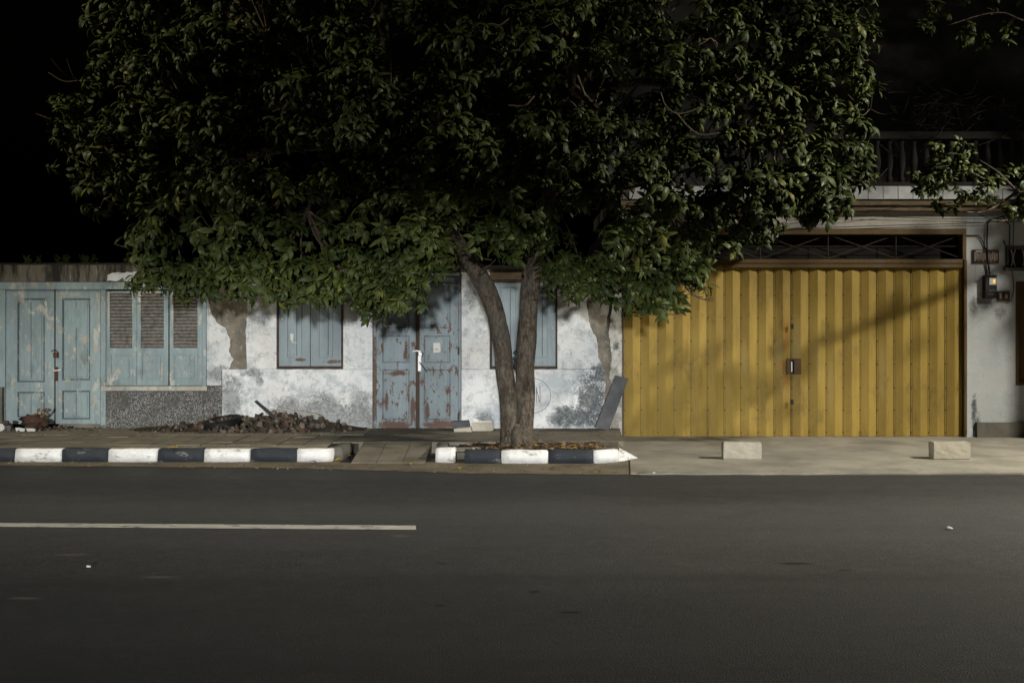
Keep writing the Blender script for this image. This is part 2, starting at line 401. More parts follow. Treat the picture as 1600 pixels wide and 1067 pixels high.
m = Mat('bark', .95, .15)
st = m.noise(15, 8, .8, st=(1,1,.42), dist=.8)
fis = m.voro(17, 'DISTANCE_TO_EDGE', 'Distance', (1.6,1.6,.35))
fine = m.noise(44, 7, .8, st=(1,1,.35), dist=.5)
c = m.mix(m.step(st, .36, .64), (.07,.056,.042), (.23,.19,.145))
c = m.mix(m.math('MULTIPLY', m.step(fine, .48, .60), .6), c, (.035,.028,.022))
c = m.mix(m.math('MULTIPLY', m.step(fis, .05, .0), .35), c, (.03,.024,.018))
c = m.mix(m.math('MULTIPLY', m.step(m.noise(3, 5), .5, .7), .5), c, (.15,.14,.11)); m.color(c)
m.bump(m.math('ADD', m.math('ADD', st, m.math('MULTIPLY', m.step(fis, 0, .06), .3)), m.math('MULTIPLY', fine, 1.1)), 1.0, .03); M['bark'] = m.mat
M['twig'] = mat_flat('twig', (.13,.10,.065), .4, .8, 15, .2)
M['dry'] = mat_flat('dry_twig', (.06,.045,.035), .4, .9, 15, 0)

def mat_leaf(name, a, b, y):
    m = Mat(name, .55, .2)
    r = m.geo.outputs['Random Per Island']
    c = m.mix(m.step(r, 0.0, .75), a, b); c = m.mix(m.math('MULTIPLY', m.step(r, .93, 1.0), .7), c, y)
    c = m.mix(m.math('MULTIPLY', m.step(m.noise(.9, 3, .5), .42, .62), .6), c, tuple(x*.6 for x in a))
    m.color(c); m.rough(m.step(m.noise(7, 3), .3, .7, .42, .62))
    m.b.inputs['Subsurface Weight'].default_value = 0.0
    return m.mat
M['leaf'] = mat_leaf('leaf', (.030,.045,.012), (.062,.078,.018), (.18,.165,.03))
M['leaf2'] = mat_leaf('leaf_second', (.038,.054,.015), (.075,.09,.022), (.20,.15,.025))
M['leaf_yellow'] = mat_flat('yellow_leaf', (.62,.40,.03), .3, .6, 30, 0)
M['leaf_brown'] = mat_flat('brown_leaf', (.20,.11,.05), .5, .8, 30, 0)
m = Mat('litter', .9, .15)
r = m.geo.outputs['Random Per Island']
c = m.mix(m.step(r, .2, .6), (.10,.065,.035), (.26,.17,.09)); c = m.mix(m.step(r, .8, .85), c, (.34,.30,.25)); c = m.mix(m.step(r, .93, .95), c, (.45,.30,.05)); m.color(c)
M['litter'] = m.mat

# ================================================================== GROUND
GX = 60
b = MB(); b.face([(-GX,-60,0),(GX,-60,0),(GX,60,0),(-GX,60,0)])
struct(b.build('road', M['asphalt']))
# dusty gutter strip widening to the right
edge = [gpt(-60,727), gpt(200,729), gpt(400,731), gpt(560,734), gpt(700,739), gpt(850,741), gpt(1000,742.5)]
gp = []
for i in range(len(edge)-1):
    a, c = Vector(edge[i]), Vector(edge[i+1])
    for k in range(8):
        p = a.lerp(c, k/8); gp.append((p.x, p.y + random.uniform(-.03,.03)))
gp.append(edge[-1])
gp = [(-14, gp[0][1])] + gp + [(gp[-1][0], -2.2), (-14, -2.2)]
b = MB(); b.face([(x, y, .004) for x, y in gp]); struct(b.build('gutter', M['gutter']))
# driveway slab in front of the yellow gate (low broken lip at the asphalt)
e0 = gpt(985, 741)
front = []
for k in range(60):
    x = e0[0] + (14-e0[0])*k/59; front.append((x, gpt(1200,741.5)[1] + random.uniform(-.018,.018)))
b = MB(); b.slab(front + [(14, 6), (wx(966), 6), (wx(966), -.6), (gpt(985,712)[0], -1.9)], -.05, .016)
struct(b.build('driveway', M['slab']))
# painted centre line
l0, l1 = gpt(-200, 816), gpt(650, 821.5)
r0, r1 = gpt(-200, 822), gpt(650, 828)
b = MB(); b.face([(r0[0],r0[1],.004),(r1[0],r1[1],.004),(l1[0],l1[1],.004),(l0[0],l0[1],.004)]); struct(b.build('road_line', M['line']))

# raised pavement, left stretch with edge pavers, and the strip along the white house
PZ = .14
kx_end = wx(519, -2.53)
b = MB()
b.slab([(-14,-2.36),(kx_end-.1,-2.36),(kx_end+.12,-1.72),(wx(560,-1.72),-1.72),(wx(560,-1.72),.3),(-14,.3)], -.05, PZ-.022)
pav = struct(b.build('pavement', M['paver_joint']))
pw = .292
mb = MB(); mb.box(-pw/2+.008, pw/2-.008, -pw/2+.002, pw/2-.002, -.03, 0, 0, .004)
pme = mb.mesh('paver', M['paver'])
nx = int((kx_end-.1 + 7.2)/pw)
for j in range(5):
    for i in range(nx):
        x = kx_end - .14 - pw*(i+.5) - (j%2)*.0; y = -2.36 + pw*(j+.5) 
        o = bpy.data.objects.new('paver', pme); COL.objects.link(o); o.parent = pav
        o.location = (x, y+.004, PZ + random.uniform(-.003,.002)); o.rotation_euler = (random.uniform(-.004,.004), random.uniform(-.012,.012), random.uniform(-.012,.012)-.12*(j==0))
# plain worn screed nearer the wall
b = MB(); b.slab([(-14,-2.36+5*pw+.01),(kx_end+.1,-2.36+5*pw+.01),(kx_end+.1,.0),(-14,.0)], .05, PZ)
b.build('screed', M['paver'], pav)
# strip along the white house (old step), from the ramp to the gate post
b = MB(); b.slab([(wx(560,-1.72)-.35,-1.70),(wx(762,-1.7),-1.70),(wx(790,-1.3),-1.62),(wx(968,-1.2),-1.62),(wx(968),.2),(wx(560)-.3,.2)], -.05, PZ-.004)
struct(b.build('house_step', M['ramp']))
# ramp from the door step to the road
rx0, rx1 = wx(556,-2.3), wx(668,-2.3)
b = MB()
for (xa, xb) in ((rx0, rx0+.27), (rx0+.276, rx0+.56), (rx0+.566, rx1)):
    b.v += [(xa,-1.705,PZ-.006),(xb,-1.705,PZ-.006),(xb,-2.62,.012),(xa,-2.62,.012),(xa,-1.705,-.05),(xb,-1.705,-.05),(xb,-2.62,-.05),(xa,-2.62,-.05)]
    q = len(b.v)-8
    for f in ((3,2,1,0),(4,5,6,7),(3,7,6,2),(0,1,5,4),(0,4,7,3),(1,2,6,5)): b.f.append([q+i for i in f]); b.m.append(0)
struct(b.build('ramp', M['ramp']))

# kerb: each painted stone a piece
kerb = bpy.data.objects.new('kerb', None); COL.objects.link(kerb); struct(kerb)
def kerb_stone(x0, x1, yf, col, depth=.15, h=.145, round_end=0, turn=0.0):
    bm = bmesh.new(); bmesh.ops.create_cube(bm, size=1)
    w = abs(x1-x0)
    for v in bm.verts:
        ins = .02 if v.co.z > 0 and v.co.y < 0 else 0
        v.co = (v.co.x*(w-.006), v.co.y*depth + ins, (v.co.z+.5)*h)
    bmesh.ops.subdivide_edges(bm, edges=[e for e in bm.edges if abs((e.verts[0].co-e.verts[1].co).x) > .05], cuts=4)
    bmesh.ops.bevel(bm, geom=[e for e in bm.edges if e.calc_face_angle(0) > .5], offset=.009, segments=2, affect='EDGES')
    off = random.random()*9
    for v in bm.verts: 
        v.co += Vector((0, mnoise.noise(v.co*7+Vector((off,0,0)))*.013, mnoise.noise(v.co*6+Vector((off,5,0)))*.008))
        if round_end and v.co.x*round_end > w*.2:
            t = (v.co.x*round_end - w*.2)/(w*.3); v.co.y += .10*t*t
    s = MB(); s.bm(bm); bm.free()
    o = s.build('kerb_stone', col, kerb, True); o.location = ((x0+x1)/2, yf + depth/2, 0); o.rotation_euler = (0, 0, turn)
    return o
KY = -2.53
ks = [-125, -52, 22, 95, 168, 245, 318, 390, 463, 519]
for i in range(len(ks)-1):
    kerb_stone(wx(ks[i],KY), wx(ks[i+1],KY), KY, M['kerb_black'] if i % 2 == 1 else M['kerb_white'], round_end=1 if i == 8 else 0)
for k in range(5):
    kerb_stone(wx(-125-(k+1)*74,KY), wx(-125-k*74,KY), KY, M['kerb_black'] if k % 2 == 0 else M['kerb_white'])
# kerb return at the ramp
o = kerb_stone(0, .5, 0, M['kerb_bare']); o.location = (kx_end+.03, -2.13, 0); o.rotation_euler = (0,0,math.radians(86))
# planting island round the tree
IY = -2.66
for a, c, col in ((725,783,'kerb_black'), (783,857,'kerb_white'), (857,928,'kerb_black')):
    kerb_stone(wx(a,IY), wx(c,IY), IY, M[col])
o = kerb_stone(0, .22, 0, M['kerb_white'], depth=.16, h=.16); o.location = (wx(697,-2.5), -2.5, 0); o.rotation_euler = (0,0,math.radians(-6))
o = kerb_stone(0, .30, 0, M['kerb_white']); o.location = (wx(945,-2.56), -2.54, 0); o.rotation_euler = (0,0,math.radians(22))
o = kerb_stone(0, .45, 0, M['kerb_bare'], h=.155); o.location = (wx(688,-2.3)+.02, -2.16, 0); o.rotation_euler = (0,0,math.radians(94))
o = kerb_stone(0, .34, 0, M['kerb_bare'], h=.12); o.location = (wx(728,-2.35), -2.30, 0.02); o.rotation_euler = (0,0,math.radians(10))
# white ramped end piece
s = MB(); x0, x1 = wx(966,-2.4), wx(997,-2.4)
s.v += [(x0,-2.47,0),(x1,-2.30,.014),(x1+.02,-2.27,.014),(x0+.02,-2.33,0),(x0,-2.47,.135),(x0+.02,-2.33,.14)]
for f in ((0,1,4),(3,5,2),(1,2,5,4),(0,4,5,3),(0,3,2,1)): s.f.append(list(f)); s.m.append(0)
s.build('kerb_stone', M['kerb_white'], kerb)
# sloping side of the pavement end towards the driveway
s = MB()
p = [(wx(930,-2.45),-2.42,.13),(wx(966,-2.4),-2.36,.13),(wx(968),-.02,.135),(wx(930),-.02,.135),(wx(990,-2.3),-2.28,.018),(wx(973,-.1),-.02,.018)]
s.face([p[0],p[1],p[2],p[3]]); s.face([p[1],p[4],p[5],p[2]])
struct(s.build('pavement_end', M['ramp']))
# soil of the island: a lumpy mound
s = MB(); NX, NY = 48, 18
sx0, sx1, sy0, sy1 = wx(712,-2.4), wx(948,-2.4), -2.53, -1.55
for j in range(NY+1):
    for i in range(NX+1):
        x = sx0+(sx1-sx0)*i/NX; y = sy0+(sy1-sy0)*j/NY
        d = math.hypot(x-.12, (y+2.0)*1.1)
        z = .105 + .05*math.exp(-(d/.35)**2) + .022*mnoise.noise(Vector((x*4,y*4,0))) + .012*mnoise.noise(Vector((x*15,y*15,3))) + .02*max(0,min(1,(x-.3)*2))
        s.v.append((x,y,z))
for j in range(NY):
    for i in range(NX):
        a = j*(NX+1)+i; s.f.append([a,a+1,a+NX+2,a+NX+1]); s.m.append(0)
struct(s.build('soil', M['soil'], None, True))

# ================================================================== LEFT HOUSE (teal front)
HL = Vector((wx(160), .3, PZ))
hl = thing('shop_house', 'low house with teal wooden doors and louvred shutters at left', 'house', HL)
b = MB()
b.box(wx(-420), wx(-2), .06, .22, PZ-.1, wz(441)); b.box(wx(318)+.0, wx(346), .018, .25, PZ-.1, wz(430)) 
b.box(wx(160), wx(317), .04, .2, PZ-.1, wz(612))
b.box(wx(-420), wx(346), .22, 5.2, PZ-.1, wz(432))
b.build('wall', M['render'], hl)
b = MB(); b.pbox(-420, 224, 414, 440, -.05, .6); b.build('roof_edge', M['roof_edge'], hl)
b = MB(); b.pbox(224.5, 420, 418, 440, -.03, .6); b.build('roof_edge', M['roof_edge'], hl)
b = MB(); b.plate(jag(px_poly([(167,439),(168,430),(176,426),(214,425),(214,439)], -.056), .008, .03, seed=3), -.056, -.0505); b.build('plaster_patch', M['base_white'], hl)
b = MB(); b.box(wx(-420), wx(420), -.02, 5.2, wz(414), wz(411)); b.build('roof', M['roof'], hl)
# plaster left of the cracked patch
b = MB(); b.plate(jag(px_poly([(319,452),(325,470),(331,492),(341,506),(352,512),(360,530),(358,550),(365,562),(357,577),(346,578),(346,602),(319,602)], 0), .008, .03, keep=(9,10,11), seed=5), 0, .0175)
b.build('plaster', M['white'], hl)
b = MB(); b.pbox(158.5, 318, 611, 676, -.02, .039); b.pbox(318.3, 346.5, 602.5, 676, -.012, .0175); b.build('pebble_plinth', M['pebble'], hl)
# blue timber frame
b = MB()
b.pbox(-30, 322, 440.5, 452, -.04, .15); b.pbox(157.5, 165, 452.3, 664, -.03, .12); b.pbox(316, 322, 452.3, 603, -.03, .12); b.pbox(-2, 8, 452.3, 664, -.03, .12)
b.build('timber_frame', M['teal'], hl)
def leaf_panels(parent, px0, px1, py0, py1, panels, yf, mat, mould, name='door_leaf', pin=None, grooves=0, rise=.012):
    """framed leaf: board, stiles and rails proud of it, every panel its own child"""
    q = MB(); th = .04
    q.pbox(px0, px1, py0, py1, yf+.020, yf+th)
    X0, X1 = panels[0][0], panels[0][1]
    q.pbox(px0, X0, py0, py1, yf, yf+.0195); q.pbox(X1, px1, py0, py1, yf, yf+.0195)
    ys = [py0] + [v for p in panels for v in (p[2], p[3])] + [py1]
    for k in range(0, len(ys), 2): q.pbox(X0+.05, X1-.05, ys[k], ys[k+1], yf+.0004, yf+.0193)
    o = q.build(name, mat, parent)
    for (a, c, d, e) in panels:
        s = MB(); mo = 2.2
        s.pbox(a+5, c-5, d+5, e-5, yf+.020-rise, yf+.0195, 0, .004)
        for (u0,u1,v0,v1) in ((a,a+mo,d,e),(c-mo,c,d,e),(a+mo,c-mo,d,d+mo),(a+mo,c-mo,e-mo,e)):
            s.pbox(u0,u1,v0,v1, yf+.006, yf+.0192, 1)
        if grooves:
            for g in range(1, grooves+1):
                gx = a+5+(c-a-10)*g/(grooves+1)
                s.pbox(gx-.35, gx+.35, d+5.5, e-5.5, yf+.020-rise-.0006, yf+.020-rise+.002, 2)
        s.build('panel', [mat, mould, M['void']], o)
    return o
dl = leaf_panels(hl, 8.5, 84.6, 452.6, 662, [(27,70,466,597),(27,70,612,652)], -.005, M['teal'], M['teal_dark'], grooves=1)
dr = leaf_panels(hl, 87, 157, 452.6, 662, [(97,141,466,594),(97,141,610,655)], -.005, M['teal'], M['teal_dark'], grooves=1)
s = MB(); s.pbox(85, 86.6, 452.6, 662, .004, .03); s.build('meeting_strip', M['brown'], dl)
s = MB(); s.pbox(84.6, 90, 573, 595, -.02, -.006); s.build('lock_plate', M['rust'], dr)
s = MB(); s.tube([P(85,579,-.06), P(90,578.5,-.062), P(96,578,-.06)], .008, 8); s.tube([P(86,579,-.06), P(86,579,-.02)], .006, 8); s.build('handle', M['steel'], dr)
s = MB()
s.tube([P(80,549,-.03), P(86,546,-.035), P(91,551,-.03), P(88,556,-.03), P(83,552,-.035)], .007, 6); s.pbox(83,90,551,559,-.05,-.02,0,.004); s.build('padlock_hasp', M['rust'], dl)
s = MB(); bm = bmesh.new(); bmesh.ops.create_circle(bm, cap_ends=True, radius=.135, segments=28)
s.bm(bm, 0, Matrix.Translation(P(118,497,0.001)) @ Matrix.Rotation(math.radians(90),4,'X')); bm.free(); s.build('faded_disc', M['green_sticker'], dr)
# side leaf, mostly outside the frame
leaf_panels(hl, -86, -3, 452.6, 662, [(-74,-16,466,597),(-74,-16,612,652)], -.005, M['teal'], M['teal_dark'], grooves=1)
s = MB(); s.pbox(-12, 3, 605, 668, -.10, .0); s.build('side_post', M['step_dark'], hl)
# three louvred shutters
for (a, c) in ((165.6, 213.5), (214, 263), (265, 315.6)):
    lx0, lx1 = a+6, c-7
    q = MB(); yf = -.005
    q.pbox(a, lx0, 455, 602, yf, yf+.035); q.pbox(lx1, c, 455, 602, yf, yf+.035)
    q.pbox(lx0+.05, lx1-.05, 455, 458, yf+.0004, yf+.035); q.pbox(lx0+.05, lx1-.05, 543.5, 553, yf+.0004, yf+.035); q.pbox(lx0+.05, lx1-.05, 595, 602, yf+.0004, yf+.035)
    q.pbox(lx0+.05, lx1-.05, 553, 595, yf+.018, yf+.035)
    sh = q.build('shutter', M['teal'], hl)
    q = MB(); q.pbox(lx0+.05, lx1-.05, 458, 543.5, yf+.05, yf+.06); q.build('backing', M['void'], sh)
    q = MB(); q.pbox(lx0+5, lx1-5, 557, 591, yf+.008, yf+.0178, 0, .003)
    for (u0,u1,v0,v1) in ((lx0+.2,lx0+2,553,595),(lx1-2,lx1-.2,553,595),(lx0+2,lx1-2,553,555),(lx0+2,lx1-2,593,595)): q.pbox(u0,u1,v0,v1,yf+.006,yf+.0178)
    q.build('panel', M['teal'], sh)
    ns = 16
    for k in range(ns):
        y0 = 458.6 + (543-458.6)*k/ns; y1 = y0 + 3.9
        s = MB(); xa, xb = wx(lx0+.1), wx(lx1-.1); za, zb = wz(y0), wz(y1); dz = random.uniform(-.003,.003)
        s.v += [(xa,yf+.032,za),(xb,yf+.032,za+dz*.3),(xb,yf+.004,zb+dz),(xa,yf+.004,zb),(xa,yf+.042,za-.006),(xb,yf+.042,za-.006),(xb,yf+.012,zb-.008+dz),(xa,yf+.012,zb-.008)]
        for f in ((3,2,1,0),(4,5,6,7),(0,1,5,4),(2,3,7,6),(0,4,7,3),(1,2,6,5)): s.f.append(list(f)); s.m.append(0)
        s.build('louver_slat', M['louver'], sh)
    # flaking cream strip beside the louvres
    s = MB(); s.plate(jag(px_poly([(lx0-3.5,456),(lx0-.5,456),(lx0-.5,500+random.uniform(-20,30)),(lx0-3,495)], yf-.002), .006, .03), yf-.0016, yf-.0002); s.build('flaking_paint', M['teal_pale'], sh)
s = MB(); s.pbox(158, 323, 603.2, 610.6, -.055, .02, 0, .006); s.build('sill', M['teal_pale'], hl)
s = MB(); s.plate(jag(px_poly([(150,458),(156,458),(156,520),(153,515),(154,480)], -.007), .006, .03), -.0075, -.0052); s.build('flaking_paint', M['teal_pale'], hl)

# ================================================================== MIDDLE HOUSE (white plaster)
HM = Vector((wx(650), .3, PZ))
hm = thing('plaster_house', 'low white house with peeling plaster and blue double door behind the tree', 'house', HM)
TOP = 421
b = MB()
for (a, c, d, e) in ((346.3,432,TOP,684),(432,536,576,684),(432,536,TOP,437),(536,583,TOP,684),(583,720,TOP,427),(720,765,TOP,684),(765,871,576,684),(765,871,TOP,437),(871,971,TOP,692)):
    b.box(wx(a), wx(c), .018, .25, wz(e), wz(d))
b.box(wx(346.3), wx(971), .252, 5.2, PZ-.2, wz(TOP)-.01)
b.build('wall', M['render'], hm)
b = MB(); b.box(wx(422), wx(972), -.06, 5.2, wz(TOP)+.002, wz(TOP-6)); b.build('roof', M['roof'], hm)
b = MB()
pl = [([(432,TOP),(388,TOP),(387,470),(384,520),(386,576.5),(432,576.5)], (0,3,4,5)),
      ([(536,TOP),(583,TOP),(583,576.5),(536,576.5)], (0,1,2,3)), ([(720,TOP),(765,TOP),(765,576.5),(720,576.5)], (0,1,2,3)),
      ([(871,TOP),(915,TOP),(917,480),(922,510),(932,528),(935,560),(943,576.5),(871,576.5)], (0,6,7)),
      ([(432.2,TOP),(535.8,TOP),(535.8,436.5),(432.2,436.5)], (0,1,2,3)), ([(765.2,TOP),(870.8,TOP),(870.8,436.5),(765.2,436.5)], (0,1,2,3)), ([(583.2,TOP),(719.8,TOP),(719.8,426.5),(583.2,426.5)], (0,1,2,3))]
for i, (q, keep) in enumerate(pl):
    b = MB(); b.plate(jag(px_poly(q, 0), .008, .03, keep, i), 0, .0178); b.build('plaster' if i < 4 else 'lintel', M['white'] if i < 4 else M['ledge'], hm)
b = MB()
b.plate(jag(px_poly([(347,577),(582,577),(582,684),(347,684)], -.03), .003, .05, (1,2,3), 9), -.03, .0175)
b.build('base_wall', M['base_white'], hm); b = MB()
b.plate(jag(px_poly([(721,577.3),(944,577.3),(946,600),(944,640),(940,684),(721,684)], -.03), .004, .05, (3,4,5), 10), -.03, .0175)
b.build('base_wall', M['base_white'], hm)
# gate post with stained plaster
b = MB(); b.plate(jag(px_poly([(956,TOP),(972,TOP),(972,692),(944,692),(947,660),(950,645),(957,636),(962,612),(952,590),(956,560),(951,520),(957,480)], -.012), .007, .03, (0,1,2), 12), -.012, .0176)
b.build('gate_post', M['post'], hm)
# windows
def blue_window(a, c, top, bot):
    f = MB(); f.pbox(a, a+3.5, top, bot, -.015, .08); f.pbox(c-2.5, c, top, bot, -.015, .08); f.pbox(a+3.6, c-2.6, bot-3.5, bot, -.022, .08); f.pbox(a+3.6, c-2.6, top, top+4, -.015, .08)
    w = f.build('window', M['brown'], hm)
    mid = (a+c)/2 + 1
    for (u0, u1) in ((a+4, mid-.5), (mid+.5, c-3)):
        q = MB(); yf = .0; X0, X1 = u0+13, u1-12
        q.pbox(u0, u1, top+4.5, bot-4, yf+.018, yf+.035)
        q.pbox(u0, X0, top+4.5, bot-4, yf, yf+.0178); q.pbox(X1, u1, top+4.5, bot-4, yf, yf+.0178)
        q.pbox(X0+.05, X1-.05, top+4.5, top+12, yf+.0004, yf+.0177); q.pbox(X0+.05, X1-.05, bot-17, bot-4, yf+.0004, yf+.0177)
        q.pbox(X0+1.2, X1-1.2, top+13, bot-18.5, yf+.004, yf+.0177, 0, .003)
        gx = (X0+X1)/2
        q.pbox(gx+3-.4, gx+3+.4, top+15, bot-20, yf+.0034, yf+.006, 1)
        q.build('shutter', [M['blue_clean'], M['void']], w)
    return w
w1 = blue_window(432, 536, 437, 576)
w2 = blue_window(765, 871, 437, 576)
for (a,c,d,e) in ((453,459,521,533),(455,464,534,536),(439,443,497,500)):
    s = MB(); s.plate(jag(px_poly([(a,d),(c,d+1),(c-1,e),(a+1,e-1)], -.001), .004, .015), -.0016, -.0003); s.build('torn_sticker', M['paper'], w1)
# double door
f = MB(); f.pbox(583, 587.5, 427, 680, -.02, .10); f.pbox(716.5, 720, 427, 680, -.02, .10); f.pbox(587.6, 716.4, 427, 431, -.02, .10); f.pbox(587.6, 716.4, 672.5, 682, .0, .10)
f.build('door_frame', M['blue'], hm)
s = MB(); s.pbox(582, 583.4, 427, 676, -.034, .0); s.build('frame_edge', M['brown'], hm); s = MB(); s.pbox(720, 721, 427, 676, -.034, .0); s.build('frame_edge', M['brown'], hm)
d1 = leaf_panels(hm, 588, 651.5, 431.5, 672, [(597,640,440,513),(597,640,524,567),(597,640,577,656)], .012, M['blue'], M['wood_worn'], rise=.014)
d2 = leaf_panels(hm, 654, 716, 431.5, 672, [(662,704,440,513),(662,704,524,567),(662,704,577,656)], .012, M['blue'], M['wood_worn'], rise=.014)
s = MB(); s.pbox(649.5, 655.5, 431.5, 672, -.004, .0118, 0, .003); s.build('meeting_strip', M['brown'], d1)
s = MB(); s.pbox(653, 658, 556, 580, -.012, -.0045, 0, .004); s.tube([P(655.5,566,-.04),P(661,573,-.045),P(667,581,-.045)], .007, 8, 1); s.tube([P(655.5,566,-.04),P(655.5,566,-.005)], .006, 8, 1); s.build('handle', [M['steel'], M['black']], d2)
s = MB(); s.tube([P(645,549,-.02),P(651,548,-.026),P(657,549,-.02)], .010, 6); s.pbox(654,659,549,556,-.03,-.0125,0,.003); s.tube([P(657,550,-.03),P(661,551,-.03),P(660,557,-.03)], .006, 6, 1); s.build('padlock', [M['steel'], M['rust']], d2)
s = MB(); s.plate(jag(px_poly([(677,536),(688,535.5),(688.5,550),(677.5,551)], .012), .003, .02), .0035, .0055); s.pbox(680,684,545,546,.0028,.0034,1); s.build('sticker', [M['paper'], M['black']], d2)
for y in (548, 651):
    s = MB(); s.pbox(715, 718, y-6, y+6, -.03, -.0205); s.build('hinge', M['black'], d2)
# scratched circle with strokes on the base wall
s = MB()
s.tube([(wx(832)+.245*math.cos(t), -.0305, wz(618)+.235*math.sin(t)) for t in np.linspace(-2.0, 1.7, 40)], .0032, 5)
for st_ in ([(838,605),(838.5,628)], [(838,606),(843,628)], [(843.5,603),(844,628)]): s.tube([P(a,c,-.031) for a,c in st_], .004, 5)
s.build('scratched_drawing', M['board'], hm)

# ================================================================== RIGHT BUILDING (yellow gate, balcony)
HR = Vector((wx(1240), .3, 0))
hr = thing('garage_building', 'house with yellow folding gate below a balustraded balcony', 'house', HR)
GL, GR, GT, GB = 972.5, 1510, 407, 684
b = MB()
b.box(wx(1510), wx(1587), 0, .25, -.1, wz(331)); b.box(wx(1587), wx(1690), 0, .25, wz(422)-.0, wz(331)); b.box(wx(1690), wx(2100), 0, .25, -.1, wz(331))
b.box(wx(1587.3), wx(1689.7), .002, .25, -.1, wz(602)); 
b.box(wx(1587.3), wx(1689.7), .002, .25, wz(440), wz(422)-.002)
b.build('wall', M['right_white'], hr)
b = MB(); b.box(wx(972.3), wx(1509.7), -.004, .25, wz(357.5), wz(331)-.001); b.build('lintel', M['beam'], hr)
b = MB(); b.box(wx(972), wx(2100), .26, 6, -.1, wz(331)); b.build('interior', M['void'], hr)
b = MB(); b.pbox(1527, 2100, 660, 694, -.05, -.001); b.build('plinth', M['step_dark'], hr)
b = MB(); b.box(wx(965), wx(2100), -.12, .4, wz(331)+.002, wz(323)); b.box(wx(965), wx(2100), -.17, .4, wz(323)+.001, wz(315)); b.build('ledge', M['ledge'], hr)
b = MB(); b.box(wx(965), wx(2100), -.195, 4, wz(315)+.002, wz(294)); band = b.build('balcony_band', M['step_dark'], hr)
tx = wx(980)
mb = MB(); mb.box(.004, .196, -.206, -.1955, wz(315)+.006, wz(294)-.004, 0, .003); tme = mb.mesh('tile', M['tile'])
for k in range(32):
    o = bpy.data.objects.new('tile', tme); COL.objects.link(o); o.parent = band
    o.location = Vector((tx + k*.2, 0, 0)) - origin(band)
b = MB(); b.box(wx(965), wx(2100), -.20, -.02, wz(294)+.001, wz(288)); b.box(wx(965), wx(2100), -.19, -.03, wz(221), wz(210)); bal = b.build('balustrade', M['roof'], hr)
prof_px = [(3.6,288),(3.6,280),(2.2,277),(4.2,262),(4.6,254),(3.4,240),(2.2,230),(3.4,226),(3.4,221)]
prof = [(r/115*1.25, wz(y)) for r, y in prof_px]
mb = MB(); mb.lathe((0,-.11,0), prof, 12); bme = mb.mesh('baluster', M['roof'], smooth=True)
for k in range(36):
    o = bpy.data.objects.new('baluster', bme); COL.objects.link(o); o.parent = bal
    o.location = Vector((wx(1100)+k*.165, 0, 0)) - origin(bal)
b = MB(); b.box(wx(965), wx(2100), 1.2, 1.4, wz(294), 6.6); b.build('upper_wall', M['back_wall'], hr)
b = MB(); b.box(wx(965), wx(2100), -.7, 5, 6.6, 6.75); b.build('roof', M['roof'], hr)  # unseen overhang, added to keep lamp light off the upper wall
# timber frame round gate and grille
b = MB()
b.pbox(GL, GR, 358, 366, -.03, .1); b.pbox(1504.5, GR, 366.2, 406, -.03, .1); b.pbox(GL, GL+3, 366.2, GB, -.02, .1); b.pbox(GL+3.1, 1504.3, 405, 411, -.035, .1); b.pbox(GL+3.1, 1504.3, 411.2, 418, -.02, .005); b.pbox(1507, GR+1, 406.2, GB, -.02, .1)
b.build('gate_frame', M['gate_frame'], hr)
b = MB(); b.pbox(GL+3.2, 1504.2, 366.4, 404.6, .22, .25); b.build('transom_back', M['void'], hr)
gr = MB(); 
for xc in np.arange(1010, 1500, 107.0):
    pass
for k in range(5):
    xa, xb = 976+k*106, 976+(k+1)*106
    xb = min(xb, 1503)
    gr.tube([P(xa,367,.03), P(xb,404,.03)], .006, 5); gr.tube([P(xa,404,.045), P(xb,367,.045)], .006, 5)
    gr.tube([P(xa,367,.02), P(xa,404,.02)], .006, 5)
gr.tube([P(976,385,.055), P(1503,385,.055)], .005, 5)
gr.build('transom_grille', M['dry'], hr)
# folding gate: every fold a slat
gate = MB(); gate.pbox(GL+3.2, 1506.8, 412, 684, .075, .09)
gate = gate.build('folding_gate', M['gate_frame'], hr)
def slat_mesh(w, tall, flip):
    s = MB(); z0, z1 = wz(682.5)+.004, wz(413.5)
    d = .038
    prof = [(0,0),(.016,0),(.017,-.006),(w*.50,-d),(w*.515,-d),(w*.53,-d+.006),(w-.003,-.002),(w,-.002)]
    if flip: prof = [(w-x, y) for x, y in prof[::-1]]
    n = len(prof); b0 = len(s.v)
    s.v += [(x, y, z0) for x,y in prof] + [(x, y, z1) for x,y in prof] + [(x, y+.002, z0) for x,y in prof] + [(x, y+.002, z1) for x,y in prof]
    for i in range(n-1):
        s.f.append([i,i+1,n+i+1,n+i]); s.m.append(0); s.f.append([2*n+i+1,2*n+i,3*n+i,3*n+i+1]); s.m.append(0)
    for py in (425, 461, 497, 533, 569, 606, 641, 676):
        for xx in (.009,):
            zz = wz(py); x = xx; r = .0105
            c = [(x+r*math.cos(a), -.006, zz+r*math.sin(a)) for a in np.linspace(0, 2*math.pi, 7)[:-1]]
            c2 = [(x+r*math.cos(a), .0, zz+r*math.sin(a)) for a in np.linspace(0, 2*math.pi, 7)[:-1]]
            s.face(c, 1)
            for i in range(6): s.face([c[i], c2[i], c2[(i+1)%6], c[(i+1)%6]], 1)
    return s.mesh('slat', [M['gate'], M['rivet']])
gx0, gxm, gx1 = wx(GL+3.5), wx(1238), wx(1506.5)
for (xa, xb, n) in ((gx0, gxm-.006, 10), (gxm+.006, gx1, 10)):
    w = (xb-xa)/n; me = slat_mesh(w-.006, 0, False)
    for k in range(n):
        o = bpy.data.objects.new('slat', me); COL.objects.link(o); o.parent = gate
        o.location = Vector((xa+k*w, .062+random.uniform(-.003,.003), 0)) - origin(gate)
        o.rotation_euler = (0, 0, random.uniform(-.035, .035))
